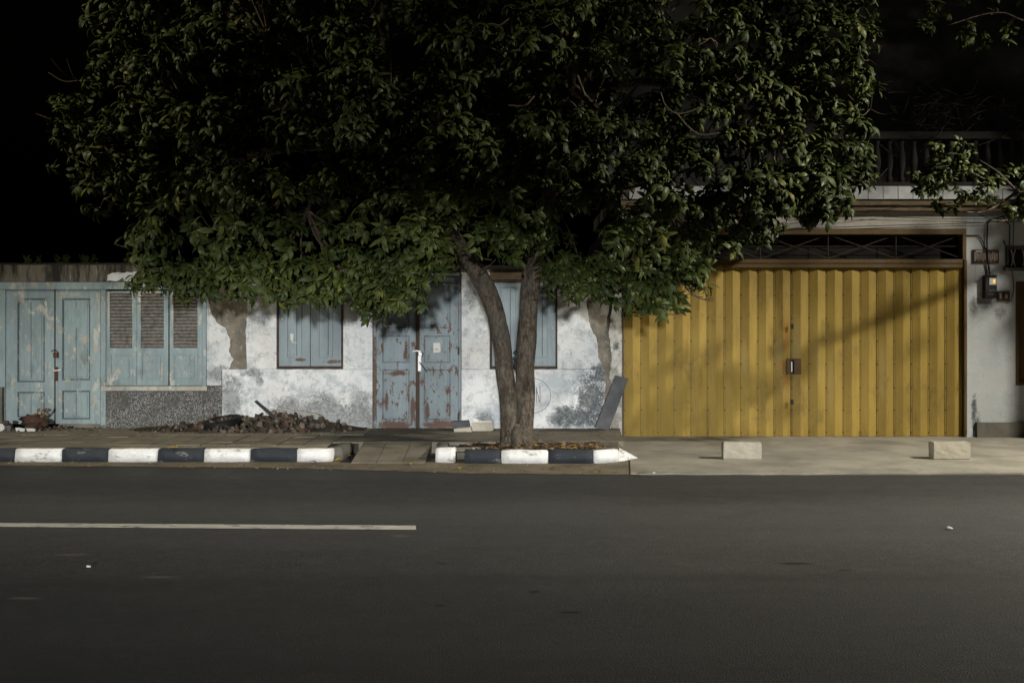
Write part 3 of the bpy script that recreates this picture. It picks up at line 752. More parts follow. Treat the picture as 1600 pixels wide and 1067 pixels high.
s = MB()
s.pbox(1229,1235,562,583,-.022,-.008); s.pbox(1241,1252,562,583,-.022,-.008); s.pbox(1229,1252,560,562,-.024,-.005); s.pbox(1229,1252,583,585,-.024,-.005)
s.pbox(1235.2,1240.8,562.2,582.8,-.006,-.0,1); s.pbox(1236.2,1238,565,581,-.024,-.007,2)
s.build('handle_box', [M['gate_frame'], M['void'], M['steel']], gate)
for y in (510, 628):
    s = MB(); s.pbox(1236,1240,y-4,y+4,-.03,-.005,0,.003); s.build('lock', M['black'], gate)
for y in (508, 597, 675):
    s = MB(); s.tube([P(1508+2*math.sin(t), y+5*math.cos(t), -.035) for t in np.linspace(0,2*math.pi,12)], .004, 5); s.build('hinge', M['gate_frame'], hr)
# right-hand door, vent window and wall cables
b = MB(); b.pbox(1588, 1592, 441, 601, -.01, .1); b.pbox(1592.2, 1689, 441, 446, -.01, .1); b.pbox(1592.2, 1689, 596, 601, -.01, .1); b.pbox(1592.2, 1689, 446, 596, .03, .1); b.build('door', M['gate_frame'], hr)
vw = MB(); vw.pbox(1571, 1660, 418, 423, -.06, -.001); vw.pbox(1572, 1576, 386, 417.8, -.02, -.001); vw.pbox(1576.2, 1660, 386, 389, -.02, -.001); vw.pbox(1576.2, 1660, 389.2, 417.8, -.008, -.0015, 1)
for k in range(4):
    xc = 1583+k*18
    for sgn in (-1, 1):
        vw.tube([P(xc + sgn*(3.5 - 3*math.sin(t)), 390+27*t/math.pi, -.018) for t in np.linspace(0, math.pi, 9)], .009, 6, 2)
vw.build('vent_window', [M['step_dark'], M['void'], M['beam']], hr)
def cable(pts, r=.006, name='cable'):
    s = MB(); s.tube([P(*p) for p in pts], r, 6); return s.build(name, M['black'], hr)
cable([(1150,364,-.05),(1250,357,-.05),(1400,352,-.05),(1480,350,-.05),(1620,345,-.05),(1800,340,-.05)], .005)
cable([(1190,356,-.06),(1250,348,-.12),(1320,337,-.16),(1400,325,-.2)], .004)
cable([(1215,318,-.22),(1300,322,-.22),(1400,320,-.22),(1500,330,-.15),(1620,322,-.22)], .005)
cable([(1260,327,-.20),(1330,326,-.2),(1430,331,-.16),(1560,334,-.16),(1700,330,-.2)], .004)
cable([(1507,368,-.02),(1528,368,-.02),(1534,374,-.02),(1541,390,-.02),(1546,420,-.03),(1546,430,-.03)], .008)
cable([(1600,330,-.05),(1560,340,-.05),(1548,342,-.04),(1543,350,-.03),(1542,380,-.03),(1544,410,-.045),(1546,430,-.03)], .011)
cable([(1566,336,-.05),(1573,347,-.03),(1578,352,-.03),(1577,385,-.03)], .008)
cable([(1584,334,-.04),(1584,360,-.02),(1583,387,-.025)], .005)
cable([(1568,376,-.02),(1572,386,-.024),(1573,410,-.024)], .008)
cable([(1580,420,-.01),(1583,435,-.012),(1584,455,-.01),(1580,470,-.01),(1572,474,-.01)], .005)

# electric meter, small signs
em = thing('electric_meter', 'black electric meter with a glowing amber dial on the right wall', 'meter', P(1549,466,-.05))
s = MB(); s.pbox(1540, 1558, 430, 466, -.10, -.002, 0, .008); s.pbox(1540,1558,429.5,431.5,-.115,-.1005); s.build('case', M['black'], em)
s = MB(); s.pbox(1546, 1557, 434.5, 445, -.108, -.1003, 0, .003); s.build('dial', M['paper'], em)
m = Mat('amber_lamp', .4, .3); m.color((.9,.5,.08)); m.b.inputs['Emission Color'].default_value = (1,.55,.1,1); m.b.inputs['Emission Strength'].default_value = .9
s = MB(); s.pbox(1551.8, 1554.6, 437, 442.5, -.112, -.1082, 0, .003); s.build('lamp', m.mat, em)
s = MB(); s.pbox(1545,1556,452,456,-.106,-.1003); s.pbox(1544,1553,458.5,461,-.106,-.1003); s.build('label_plate', M['board'], em)
single('name_board', (lambda s: (s.pbox(1521,1561,390,411,-.03,-.001,0), [s.pbox(1523+k*3.1, 1524.2+k*3.1, 394+(k%3), 408-(k%2)*2, -.033,-.0305,1) for k in range(12)], s.pbox(1525,1535,391.5,394,-.033,-.0305,1), s)[-1])(MB()), [M['rag_red'], M['beam']], 'small red-brown board with tall pale strokes above the electric meter', 'sign', P(1541,400,-.02))
single('number_plate', (lambda s: (s.pbox(1559.5,1578,455,470,-.03,-.001,0), s.pbox(1562,1565,458,467,-.033,-.0305,1), s.pbox(1567,1570,457,462,-.033,-.0305,2), s.pbox(1570.5,1574.5,460,466,-.033,-.0305,1), s)[-1])(MB()), [M['rag_red'], M['beam'], M['black']], 'small square red-brown plate beside the electric meter', 'sign', P(1569,462,-.02))

# ================================================================== TREE
def smooth_path(pts, n=24):
    pts = [Vector(p) for p in pts]; out = []
    Q = [pts[0]*2-pts[1]] + pts + [pts[-1]*2-pts[-2]]
    for i in range(1, len(Q)-2):
        for k in range(n):
            t = k/n; a,b_,c,d = Q[i-1],Q[i],Q[i+1],Q[i+2]
            out.append(.5*((2*b_)+(c-a)*t+(2*a-5*b_+4*c-d)*t*t+(3*b_-a-3*c+d)*t**3))
    out.append(pts[-1]); return out
def radii(vals, n):
    xs = np.linspace(0, 1, len(vals)); return list(np.interp(np.linspace(0,1,n), xs, vals))
TY = -2.0
tree = thing('street_tree', 'large leafy tree with forked trunk in the striped kerb bed', 'tree', (wx(808,TY), TY, .12))
tb = MB()
lp = smooth_path([P(797,710,TY), P(796,680,TY), P(795,640,TY), P(789,578,TY-.02), P(783,530,TY-.05), P(776,495,TY-.08), P(760,452,TY-.13), P(737,414,TY-.2), P(700,360,TY-.35), P(655,300,TY-.5), P(610,220,TY-.55)], 8)
tb.tube(lp, radii([.125,.108,.104,.102,.102,.104,.108,.105,.09,.08,.065], len(lp)), 20, wob=.16)
rp = smooth_path([P(819,710,TY), P(819,680,TY), P(820,640,TY+.02), P(821,578,TY+.02), P(823,530,TY), P(825,495,TY), P(830,440,TY), P(836,400,TY), P(850,330,TY-.1), P(880,250,TY-.2), P(900,150,TY-.2)], 8)
tb.tube(rp, radii([.13,.112,.109,.108,.108,.110,.112,.11,.10,.09,.075], len(rp)), 20, wob=.16)
for (a, c, ya) in ((780, 704, TY-.12), (838, 705, TY-.08), (806, 709, TY-.3), (830, 708, TY-.26)):      # root flare
    rpth = smooth_path([P(808, 665, TY), P((808+a)/2+ (a-808)*.06, 688, (TY+ya)/2), P(a, c, ya)], 6); tb.tube(rpth, radii([.08,.07,.02], len(rpth)), 10, wob=.12)
tb.build('trunk', M['bark'], tree, True)
s = MB(); s.tube(smooth_path([P(803,553,TY-.16), P(806,550,TY-.17), P(808,556,TY-.16), P(803,560,TY-.16), P(806,565,TY-.15), P(805,575,TY-.13)], 5), .017, 6)
single('black_strap', s, M['black'], 'black knotted strap caught in the fork of the tree trunk', 'strap', P(805,560,TY-.14))

def in_poly(x, y, poly):
    r = False; j = len(poly)-1
    for i in range(len(poly)):
        xi, yi = poly[i]; xj, yj = poly[j]
        if (yi > y) != (yj > y) and x < (xj-xi)*(y-yi)/(yj-yi)+xi: r = not r
        j = i
    return r

def make_cluster(seed, nl=9, size=1.0):
    """whorl of drooping leaves at a twig end, axis +Z: returns verts, faces"""
    r = random.Random(seed); V = []; F = []
    for k in range(nl):
        az = 2*math.pi*k/nl*1.0 + r.uniform(-.45,.45) + (k%2)*.3
        L = r.uniform(.095,.175)*size; W = L*r.uniform(.15,.215)
        th = math.radians(r.uniform(-35, 45)); bend = math.radians(r.uniform(65, 120))
        roll = r.uniform(-.6,.6); fold = r.uniform(.25,.55)
        nseg = 4; p = Vector((0,0,r.uniform(-.09,.03)*size)); out = Vector((math.cos(az), math.sin(az), 0)); side0 = Vector((-math.sin(az), math.cos(az), 0))
        wd = [0, .78, 1.0, .72, 0]; b0 = len(V); ids = []
        for i in range(nseg+1):
            a = th - bend*(i/nseg)
            t = out*math.cos(a)+Vector((0,0,1))*math.sin(a); nr = t.cross(side0).normalized()*-1
            sd_ = (side0*math.cos(roll)+nr*math.sin(roll)); n2 = (nr*math.cos(roll)-side0*math.sin(roll))
            if i in (0, nseg): V.append(p.copy()); ids.append((len(V)-1,))
            else:
                w = W*wd[i]
                V.append(p + sd_*w + n2*w*fold); V.append(p.copy()); V.append(p - sd_*w + n2*w*fold); ids.append((len(V)-3, len(V)-2, len(V)-1))
            p = p + t*(L/nseg)
        for i in range(nseg):
            A, B_ = ids[i], ids[i+1]
            if len(A) == 1: F += [(A[0],B_[1],B_[0]),(A[0],B_[2],B_[1])]
            elif len(B_) == 1: F += [(A[0],A[1],B_[0]),(A[1],A[2],B_[0])]
            else: F += [(A[0],A[1],B_[1],B_[0]),(A[1],A[2],B_[2],B_[1])]
    return np.array([tuple(v) for v in V]), F
CLV = [make_cluster(s_, random.Random(s_).choice((8,9,10,11,12)), .95) for s_ in range(14)]
def mesh_from(V, F, name, mat):
    me = bpy.data.meshes.new(name); me.from_pydata([tuple(v) for v in V], [], F); me.materials.append(mat)
    me.polygons.foreach_set('use_smooth', [True]*len(me.polygons)); me.update(); return me
CLM = [mesh_from(v, f, 'leaf_cluster', M['leaf']) for v, f in CLV]
CLM2 = [mesh_from(v, f, 'leaf_cluster', M['leaf2']) for v, f in CLV]

def bulk_foliage(name, placed, mat, parent):
    """all remaining clusters joined into one real mesh"""
    L = np.array(origin(parent)); VV = []; loops = []; starts = []; tot = []; off = 0; ls = 0
    pre = []
    for v, f in CLV:
        fl = np.concatenate([np.array(x) for x in f]); ft = np.array([len(x) for x in f]); pre.append((fl, ft))
    for (k, Mx) in placed:
        v = CLV[k][0]; R = np.array(Mx.to_3x3()); T = np.array(Mx.translation)
        VV.append(v @ R.T + T - L); fl, ft = pre[k]; loops.append(fl+off); tot.append(ft); off += len(v)
    VV = np.concatenate(VV); loops = np.concatenate(loops); tot = np.concatenate(tot); starts = np.concatenate([[0], np.cumsum(tot)[:-1]])
    me = bpy.data.meshes.new(name); me.vertices.add(len(VV)); me.vertices.foreach_set('co', VV.astype(np.float32).ravel())
    me.loops.add(len(loops)); me.loops.foreach_set('vertex_index', loops.astype(np.int32))
    me.polygons.add(len(tot)); me.polygons.foreach_set('loop_start', starts.astype(np.int32)); me.polygons.foreach_set('loop_total', tot.astype(np.int32))
    me.polygons.foreach_set('use_smooth', np.ones(len(tot), dtype=bool)); me.materials.append(mat); me.update(calc_edges=True)
    o = bpy.data.objects.new(name, me); COL.objects.link(o); o.parent = parent; o['kind'] = 'stuff'
    return o
def cluster_matrix(p, nrm, size):
    ax = Vector(nrm)*.75 + Vector((0,-.15,.75)); ax.normalize()
    q = Vector((0,0,1)).rotation_difference(ax); 
    return Matrix.Translation(p) @ q.to_matrix().to_4x4() @ Matrix.Rotation(random.uniform(0,6.28),4,'Z') @ Matrix.Scale(size,4)

OUT = [(150,0),(138,60),(152,118),(85,135),(76,190),(102,245),(112,300),(162,345),(205,372),(205,440),(290,472),(395,462),(500,478),(585,488),(640,488),(690,440),(725,400),(790,392),(840,425),(872,470),(930,466),(995,486),(1060,488),(1098,462),(1102,405),(1180,375),(1222,358),(1285,352),(1340,305),(1366,285),(1350,212),(1372,180),(1362,122),(1390,92),(1342,62),(1378,0),
       (1400,-80),(1300,-260),(1060,-400),(780,-440),(500,-400),(260,-250),(150,-90)]
GAPS = [(628,85,40,75),(905,365,36,44),(735,365,45,55),(905,135,45,34),(455,255,30,26),(560,330,24,16),(1010,130,40,26),(330,330,26,20),(240,235,30,24),(690,240,24,40),(1150,330,20,26)]
def depth_y(px, py, f):
    u = (px-740)/690; v = (py-90)/470; r2 = u*u+v*v; h = math.sqrt(max(0.02, 1-r2))
    return TY - .1 - 1.75*h*f if f > 0 else TY + .2 + 1.4*h*(-f)
lobes = []; R = random.Random(21)
tries = 0
while len(lobes) < 210 and tries < 9000:
    tries += 1
    px, py = R.uniform(70,1400), R.uniform(-440,492)
    if not in_poly(px, py, OUT): continue
    if any(((px-a)/(c*.9))**2+((py-b_)/(d*.9))**2 < 1 for a,b_,c,d in GAPS): continue
    md = 60 if py > -20 else 85
    if any(math.hypot(px-l[0], (py-l[1])*1.15) < md for l in lobes): continue
    lobes.append((px, py, R.uniform(.5,1.0), R.uniform(.28,.46)))
lobes += [(a_, b_, R.uniform(.6,.9), .30) for a_, b_ in ((240,415),(290,440),(335,436),(380,430),(425,436),(470,444),(515,450),(555,455),(595,462),(630,458),(665,425),(880,440),(925,436),(975,452),(1025,460),(1070,446),(1060,405),(820,385),(770,372),(720,380),(1110,350),(1160,345),(1210,330),(1265,318),(1310,290),(700,330),(640,400))]
placed = []
def lobe_clusters(px, py, Y, rad, n):
    c = P(px, py, Y)
    for k in range(n):
        while True:
            d = Vector((R.uniform(-1,1), R.uniform(-1,1), R.uniform(-1,1)))
            if .1 < d.length < 1: break
        if R.random() < .5: d.z = abs(d.z)
        d.normalize()
        if d.y > .55: continue
        rr = rad*R.uniform(.55,1.08)
        p = c + Vector((d.x*rr*1.1, d.y*rr, d.z*rr*.85))
        D = p.y-CAM_Y; qx = 800+p.x*FPX/D; qy = 520-(p.z-CAM_Z)*FPX/D
        jx, jy = R.gauss(0,12), R.gauss(0,12)
        if qy > -60 and not in_poly(qx+jx, qy+3+jy, OUT): continue
        if p.y > -.45 and p.z < 3.4 and p.x > 1.2: continue
        if p.y > -.35 and p.z < 2.85: continue
        if any(((qx-a)/c_)**2+((qy-b_)/d_)**2 < .8 for a,b_,c_,d_ in GAPS) and R.random() < .8: continue
        placed.append((R.randrange(14), cluster_matrix(p, d, R.uniform(.6,1.22)), p, qx, qy))
lob_c = []
for (px, py, f, rad) in lobes:
    Y = depth_y(px, py, f); lob_c.append(P(px, py, Y+.25)); lobe_clusters(px, py, Y, rad, 40 if py > -30 else 36)
for (a_, b_, y_) in ((1150,330,-1.0),(1190,320,-.9),(1235,305,-.9),(1280,300,-1.0),(1320,280,-1.1),(1210,270,-1.0),(1270,255,-1.0),(1120,345,-1.1),(1090,400,-1.2),(1060,430,-1.3),(1330,240,-1.2)):
    lobe_clusters(a_, b_, y_, .30, 26)
for k in range(60):                                  # inner and rear foliage
    px, py = R.uniform(140,1340), R.uniform(-380,330)
    if in_poly(px, py, OUT): lobe_clusters(px, py, depth_y(px, py, -R.uniform(.3,1.0)), R.uniform(.4,.6), 26)
crown_c = [t for t in placed]
crown_c.sort(key=lambda t: (t[2]-Vector((0,CAM_Y,CAM_Z))).length + (0 if (20 < t[3] < 1580 and 20 < t[4] < 520) else 50) + R.uniform(0,1.6))
crown = bulk_foliage('crown', [(t[0], t[1]) for t in crown_c[300:]], M['leaf'], tree)
for t in crown_c[:300]:
    o = bpy.data.objects.new('leaf_cluster', CLM[t[0]]); COL.objects.link(o); o.parent = crown
    o.matrix_local = Matrix.Translation(-origin(crown)) @ t[1]
# limbs and twigs inside the crown
starts_ = [lp[-1], lp[-10], lp[-20], rp[-1], rp[-9], rp[-18], rp[-26]]
main = [P(300,180,-2.6), P(420,60,-2.5), P(480,330,-3.0), P(620,-120,-2.4), P(860,-150,-2.3), P(1040,-40,-2.6), P(1180,180,-2.5), P(1040,330,-2.9), P(220,330,-2.3), P(730,150,-3.2), P(950,190,-3.2)]
ends = []
for e in main:
    s0 = min(starts_, key=lambda q: (q-e).length + abs(q.x-e.x)*.5)
    mid = s0.lerp(e, .5) + Vector((R.uniform(-.2,.2), R.uniform(-.1,.2), .25))
    pth = smooth_path([s0, mid, e], 8); s = MB(); s.tube(pth, radii([.07,.045,.022], len(pth)), 8, wob=.1); s.build('limb', M['bark'], tree, True); ends += pth[4:]
s = MB()
for c in lob_c:
    e = min(ends + lp[-16:] + rp[-16:], key=lambda q: (q-c).length)
    mid = e.lerp(c, .5) + Vector((R.uniform(-.15,.15), R.uniform(-.15,.1), R.uniform(-.05,.2)))
    pth = smooth_path([e, mid, c], 4); s.tube(pth, radii([.018,.012,.006], len(pth)), 5, cap=False)
    for q in range(3):
        d = Vector((R.uniform(-1,1), R.uniform(-1,.2), R.uniform(-.6,.6))).normalized()*R.uniform(.25,.4)
        s.tube(smooth_path([c, c+d*.5+Vector((0,0,-.05)), c+d], 3), .005, 4, cap=False)
# bare curved twigs showing in the dark gaps
for pts in ([(740,48,-3.9),(765,38,-4.0),(780,40,-4.0),(795,30,-4.0)], [(735,68,-3.9),(765,75,-4.0),(785,80,-4.0),(800,65,-4.0)], [(795,165,-3.9),(820,165,-4.0),(835,150,-4.0)],
            [(1032,145,-3.7),(1040,165,-3.8),(1058,178,-3.8),(1085,172,-3.8),(1100,165,-3.8)], [(1058,178,-3.8),(1075,198,-3.8),(1095,211,-3.8),(1125,208,-3.8)], [(610,80,-3.6),(612,120,-3.6),(611,150,-3.7)],
            [(650,110,-3.4),(652,150,-3.4),(648,180,-3.4)], [(620,185,-3.6),(640,198,-3.7),(652,196,-3.7)], [(875,150,-3.5),(895,162,-3.6),(905,175,-3.6)], [(610,355,-3.4),(618,372,-3.5),(632,375,-3.5)], [(420,440,-2.9),(425,452,-2.9),(440,443,-2.9)]):
    s.tube(smooth_path([P(*p) for p in pts], 5), .008, 5, cap=False)
o = s.build('twigs', M['twig'], tree, True); o['kind'] = 'stuff'

# second tree: trunk outside the frame, two sprays reaching in
t2 = thing('roadside_tree', 'leafy branches of a second tree hanging before the balcony at right', 'tree', (8.4, -2.2, 0))
pth = smooth_path([(8.4,-2.2,-.05),(8.35,-2.2,1.5),(8.5,-2.25,3.0),(8.3,-2.3,4.6),(8.0,-2.4,6.2)], 6); s = MB(); s.tube(pth, radii([.22,.16,.15,.12,.06], len(pth)), 14, wob=.1); s.build('trunk', M['bark'], t2, True)
s = MB()
br = [[(8.45,-2.25,4.0), P(1740,250,-2.4), P(1680,290,-2.4), P(1590,300,-2.5), P(1500,262,-2.6), P(1460,262,-2.6)], [P(1590,300,-2.5), P(1540,330,-2.6), P(1490,330,-2.7)], [(8.2,-2.3,4.8), P(1640,40,-1.9), P(1560,20,-1.8), P(1480,40,-1.8)],
      [P(1640,310,-2.4), P(1570,345,-2.5), P(1530,335,-2.5)], [P(1590,300,-2.5), P(1560,270,-2.5), P(1530,250,-2.5)]]
for q in br:
    pth = smooth_path(q, 6); s.tube(pth, radii([.04 if len(q) > 5 else .016,.012,.005], len(pth)), 6)
s.build('limb', M['bark'], t2, True)
OUT2 = [(1416,272),(1440,240),(1480,222),(1510,222),(1540,245),(1575,262),(1640,262),(1720,250),(1720,350),(1590,340),(1540,322),(1505,318),(1490,345),(1462,345),(1455,315),(1430,300)]
OUT3 = [(1430,60),(1460,0),(1500,-60),(1700,-80),(1720,60),(1560,70),(1500,80)]
pl2 = []
for poly, n, (y0, y1) in ((OUT2, 135, (-2.9,-2.2)), (OUT3, 60, (-2.1,-1.4))):
    x0, x1 = min(p[0] for p in poly), max(p[0] for p in poly); a0, a1 = min(p[1] for p in poly), max(p[1] for p in poly); k = 0
    while k < n:
        px, py = R.uniform(x0,x1), R.uniform(a0,a1)
        if not in_poly(px, py, poly): continue
        k += 1
        d = Vector((R.uniform(-1,1), R.uniform(-1,.3), R.uniform(-.3,.8))).normalized(); p = P(px, py-8, R.uniform(y0,y1))
        pl2.append((R.randrange(14), cluster_matrix(p, d, R.uniform(.65,.95)), p))
for k in range(260):
    d = Vector((R.uniform(-1,1), R.uniform(-1,1), R.uniform(-1,1)));
    if d.length > 1: continue
    p = Vector((8.6+d.x*1.6, -2.4+d.y*1.5, 5.6+d.z*1.9)); pl2.append((R.randrange(14), cluster_matrix(p, d.normalized(), .95), p))
crown2 = bulk_foliage('crown', [(t[0], t[1]) for t in pl2[130:]], M['leaf2'], t2)
for t in pl2[:130]:
    o = bpy.data.objects.new('leaf_cluster', CLM2[t[0]]); COL.objects.link(o); o.parent = crown2
    o.matrix_local = Matrix.Translation(-origin(crown2)) @ t[1]

# bare climber on the balcony
cl = MB()
for k in range(46):
    x, y = R.uniform(1400,1640), R.uniform(150,215); pts = [(x, y+R.uniform(0,30), -.15)]
    for j in range(5): x += R.uniform(-34,34); y -= R.uniform(-14,22); pts.append((x, y, -.15+R.uniform(-.2,.3)))
    cl.tube(smooth_path([P(*p) for p in pts], 3), R.uniform(.003,.007), 4, cap=False)
single('dry_climber', cl, M['dry'], 'tangle of bare dry twigs over the balcony railing', 'climber', P(1520,212,-.1))
# weeds on the roof edge
for i, (x, lab) in enumerate(((95,'small weed sprouting on the left end of the mossy roof edge'), (137,'small weed on the roof edge above the teal doors'), (48,'tiny dark weed at far left on the roof edge'))):
    s = MB()
    for k in range(9):
        a = R.uniform(-14,14); s.tube(smooth_path([P(x+a*.3,414,.1), P(x+a*.7,408,.1), P(x+a,400+R.uniform(-4,6),.08)], 3), .004, 4, cap=False)
        for j in range(3):
            q = P(x+a*R.uniform(.5,1), 403+R.uniform(-4,7), .09); s.face([q, q+Vector((.03,-.01,.012)), q+Vector((.05,0,-.005)), q+Vector((.02,.01,-.012))])
    single('weed', s, M['leaf'], lab, 'plant', P(x,414,.1), 'weeds on the roof edge')

# ================================================================== SMALL THINGS
def rock_meshes(n, mats):
    out = []
    for i in range(n):
        bm = bmesh.new(); bmesh.ops.create_icosphere(bm, subdivisions=2 if i % 3 == 0 else 1, radius=1)
        sc = Vector((R.uniform(.7,1.3), R.uniform(.7,1.2), R.uniform(.45,.85))); off = Vector((i*3.1,0,0))
        for v in bm.verts: v.co = Vector((v.co.x*sc.x, v.co.y*sc.y, v.co.z*sc.z))*(1+.55*mnoise.noise(v.co*1.2+off))
        s = MB(); s.bm(bm); bm.free(); out.append(s.mesh('stone', mats[i % len(mats)]))
    return out
ROCKS = rock_meshes(16, [M['stone'], M['stone_pale'], M['stone'], M['stone_pale'], M['stone'], M['stone'], M['stone_red'], M['stone']])
def pile_h(px):
    return float(np.interp(px, [225,270,310,340,390,425,455,500,530,565], [.02,.05,.08,.12,.15,.20,.17,.13,.08,.02]))
rp_ = thing('rubble_pile', 'heap of broken stones and bricks against the white base wall', 'rubble', P(420,668,-.35)*1.0)
rp_.location.z = PZ
s = MB(); NX, NY = 50, 8
for j in range(NY+1):
    for i in range(NX+1):
        px = 215+360*i/NX; y = -.02-.62*j/NY
        z = PZ - .01 + pile_h(px)*max(0, 1-(j/NY)**1.2)*.92 + .02*mnoise.noise(Vector((px*.05,y*6,0)))*(1-j/NY)
        s.v.append((wx(px), y-.0, z))
for j in range(NY):
    for i in range(NX):
        a = j*(NX+1)+i; s.f.append([a+NX+1,a+NX+2,a+1,a]); s.m.append(0)
s.build('earth', M['stone'], rp_, True)
for k in range(290):
    px = R.triangular(222,562,420); t = R.uniform(0,1)
    y = -.04-.66*t; z = PZ + pile_h(px)*max(0,1-t**1.2) + R.uniform(-.005,.02)
    r = R.choice((.016,.022,.026,.03,.036,.046)) * (1.0 if pile_h(px) > .06 else .6)
    o = bpy.data.objects.new('stone', R.choice(ROCKS)); COL.objects.link(o); o.parent = rp_
    o.location = Vector((wx(px), y, z)) - origin(rp_); o.scale = (r, r, r); o.rotation_euler = (R.uniform(0,6), R.uniform(0,6), R.uniform(0,6))
# tyre half buried in the heap
ty = thing('tyre', 'black worn tyre lying on top of the rubble heap', 'tyre', Vector((wx(357), -.25, PZ+.015)))
ty.rotation_euler = (math.radians(8), math.radians(-9), 0)
s = MB(); prof = []
for a in np.linspace(0, 2*math.pi, 17)[:-1]: prof.append((.215 + .058*math.copysign(abs(math.cos(a))**.6, math.cos(a))*.8, .066*math.copysign(abs(math.sin(a))**.6, math.sin(a))))
seg = 40; 
for r_, z_ in prof:
    for k in range(seg):
        a = 2*math.pi*k/seg; rr = r_ - (.006 if (k % 2 and r_ > .24) else 0); s.v.append((rr*math.cos(a), rr*math.sin(a), z_+.07))
for i in range(len(prof)):
    for k in range(seg):
        i2 = (i+1) % len(prof); k2 = (k+1) % seg; s.f.append([i*seg+k, i*seg+k2, i2*seg+k2, i2*seg+k]); s.m.append(0)
o = bpy.data.objects.new('tread', s.mesh('tread', M['rubber'], smooth=True)); COL.objects.link(o); o.parent = ty
# thin pipe and stick
s = MB(); s.tube([P(434,637,-.30), P(455,641,-.34), P(498,648,-.42)], .008, 8); single('pipe', s, M['block'], 'thin pale pipe lying on the rubble heap', 'pipe', P(465,642,-.36))
s = MB(); s.plate(px_poly([(398,627),(401,625),(430,650),(427,653)], -.1), -.14, -.1); single('wood_scrap', s, M['black'], 'dark splintered stick poking up behind the rubble heap', 'stick', P(406,630,-.12))
# concrete blocks on the driveway
for (a, c, lab, rz) in ((1131,1190,'pale concrete block on the driveway before the middle of the yellow gate', -.02), (1457,1517.5,'pale concrete block on the driveway near the right wall', .05)):
    Y = -2.4; bx0, by0 = gpt((a+c)/2, 720)
    s = MB(); bm = bmesh.new(); bmesh.ops.create_cube(bm, size=1)
    for v in bm.verts: v.co = (v.co.x*.425, v.co.y*.13, (v.co.z+.5)*.19)
    bmesh.ops.subdivide_edges(bm, edges=bm.edges[:], cuts=4, use_grid_fill=True)
    bmesh.ops.bevel(bm, geom=[e for e in bm.edges if e.calc_face_angle(0) > .5], offset=.008, segments=2, affect='EDGES')
    for v in bm.verts: v.co += Vector((mnoise.noise(v.co*14), mnoise.noise(v.co*13+Vector((5,0,0))), mnoise.noise(v.co*12+Vector((0,5,0)))*.5))*.006
    s.bm(bm); bm.free()
    o = bpy.data.objects.new('concrete_block', s.mesh('concrete_block', M['block'])); COL.objects.link(o); o.location = (bx0, by0+.065, .017); o.rotation_euler = (0,0,rz)
    tag(o, lab, 'block', 'concrete blocks on the driveway')
# broken blocks by the blue door
def chunk(name, pts, yf, yb, mat, lab, cat):
    s = MB(); s.plate(jag(px_poly(pts, yf), .004, .04), yf, yb); return single(name, s, mat, lab, cat, P(sum(p[0] for p in pts)/len(pts), max(p[1] for p in pts), (yf+yb)/2))
chunk('broken_block', [(738,660),(769,659),(771,671),(768,673.5),(738,673.5)], -.38, -.2, M['block'], 'white broken block lying upright beside the blue door', 'block')
chunk('block_shard', [(738.5,652),(752,658),(768,657),(769,659),(738.5,660)], -.36, -.24, M['kerb_white'], 'white shard lying on top of the broken block by the trunk', 'block')
chunk('block_fragment', [(709,670),(735,667),(737,675),(710,677)], -.5, -.36, M['block'], 'flat pale block fragment in front of the blue door', 'block')
chunk('grey_brick', [(707,659),(732,657),(734,666),(731,668),(707,669)], -.30, -.16, M['board'], 'dark grey brick lying against the blue door frame', 'block')
# leaning grey board
s = MB()
A = [P(961,587,-.05), P(981,592,-.06), P(951,672,-.30), P(930,668,-.28)]
s.v += [tuple(p) for p in A] + [tuple(p+Vector((.01,.03,.005))) for p in A]
for f in ((3,2,1,0),(4,5,6,7),(0,1,5,4),(1,2,6,5),(2,3,7,6),(3,0,4,7)): s.f.append(list(f)); s.m.append(0)
single('leaning_board', s, M['board'], 'grey board leaning against the gate post beside the yellow gate', 'board', P(945,670,-.28))
# litter heap by the teal door
lt = thing('litter_heap', 'heap of rubbish and rags at the foot of the teal door', 'rubbish', (wx(50), -.4, PZ))
for k in range(70):
    px = R.uniform(-30,110) if k < 50 else R.uniform(90,165); t = R.uniform(0,1); r = R.uniform(.015,.045) if k < 50 else R.uniform(.01,.025)
    o = bpy.data.objects.new('stone', R.choice(ROCKS)); COL.objects.link(o); o.parent = lt
    o.location = Vector((wx(px), -.08-.4*t, PZ+R.uniform(.0,.06)*(1-t)*(1 if k < 50 else .2))) - origin(lt); o.scale = (r,r,r); o.rotation_euler = (R.uniform(0,6), R.uniform(0,6), R.uniform(0,6))
bm = bmesh.new(); bmesh.ops.create_icosphere(bm, subdivisions=3, radius=1)
for v in bm.verts: v.co = Vector((v.co.x*.16, v.co.y*.10, v.co.z*.085))*(1+.8*mnoise.noise(v.co*2.8))
s = MB(); s.bm(bm, 0, Matrix.Translation(P(54,659,-.32))); bm.free(); s.build('rag', M['rag_red'], lt, True)
for (a, c, d, e, mt) in ((-2,8,662,673,'paper'), (25,40,668,674,'paper'), (42,56,669,674,'paper'), (10,18,664,673,'board'), (5,14,657,665,'rag_red')):
    s = MB(); s.plate(jag(px_poly([(a,d),(c,d+1),(c-1,e),(a+2,e)], -.45), .008, .03), -.47, -.43); s.build('scrap', M[mt], lt)
s = MB()
for k in range(12):
    x, y = R.uniform(50,74), R.uniform(638,652); s.tube(smooth_path([P(62+R.uniform(-3,3),652,-.3), P(x,y+6,-.32), P(x+R.uniform(-6,6),y,-.34)], 3), .004, 4)
    q = P(x, y, -.33); s.face([q, q+Vector((.03,-.01,.02)), q+Vector((.045,0,0)), q+Vector((.015,0,-.02))])
s.build('dry_sprig', M['leaf_brown'], lt)
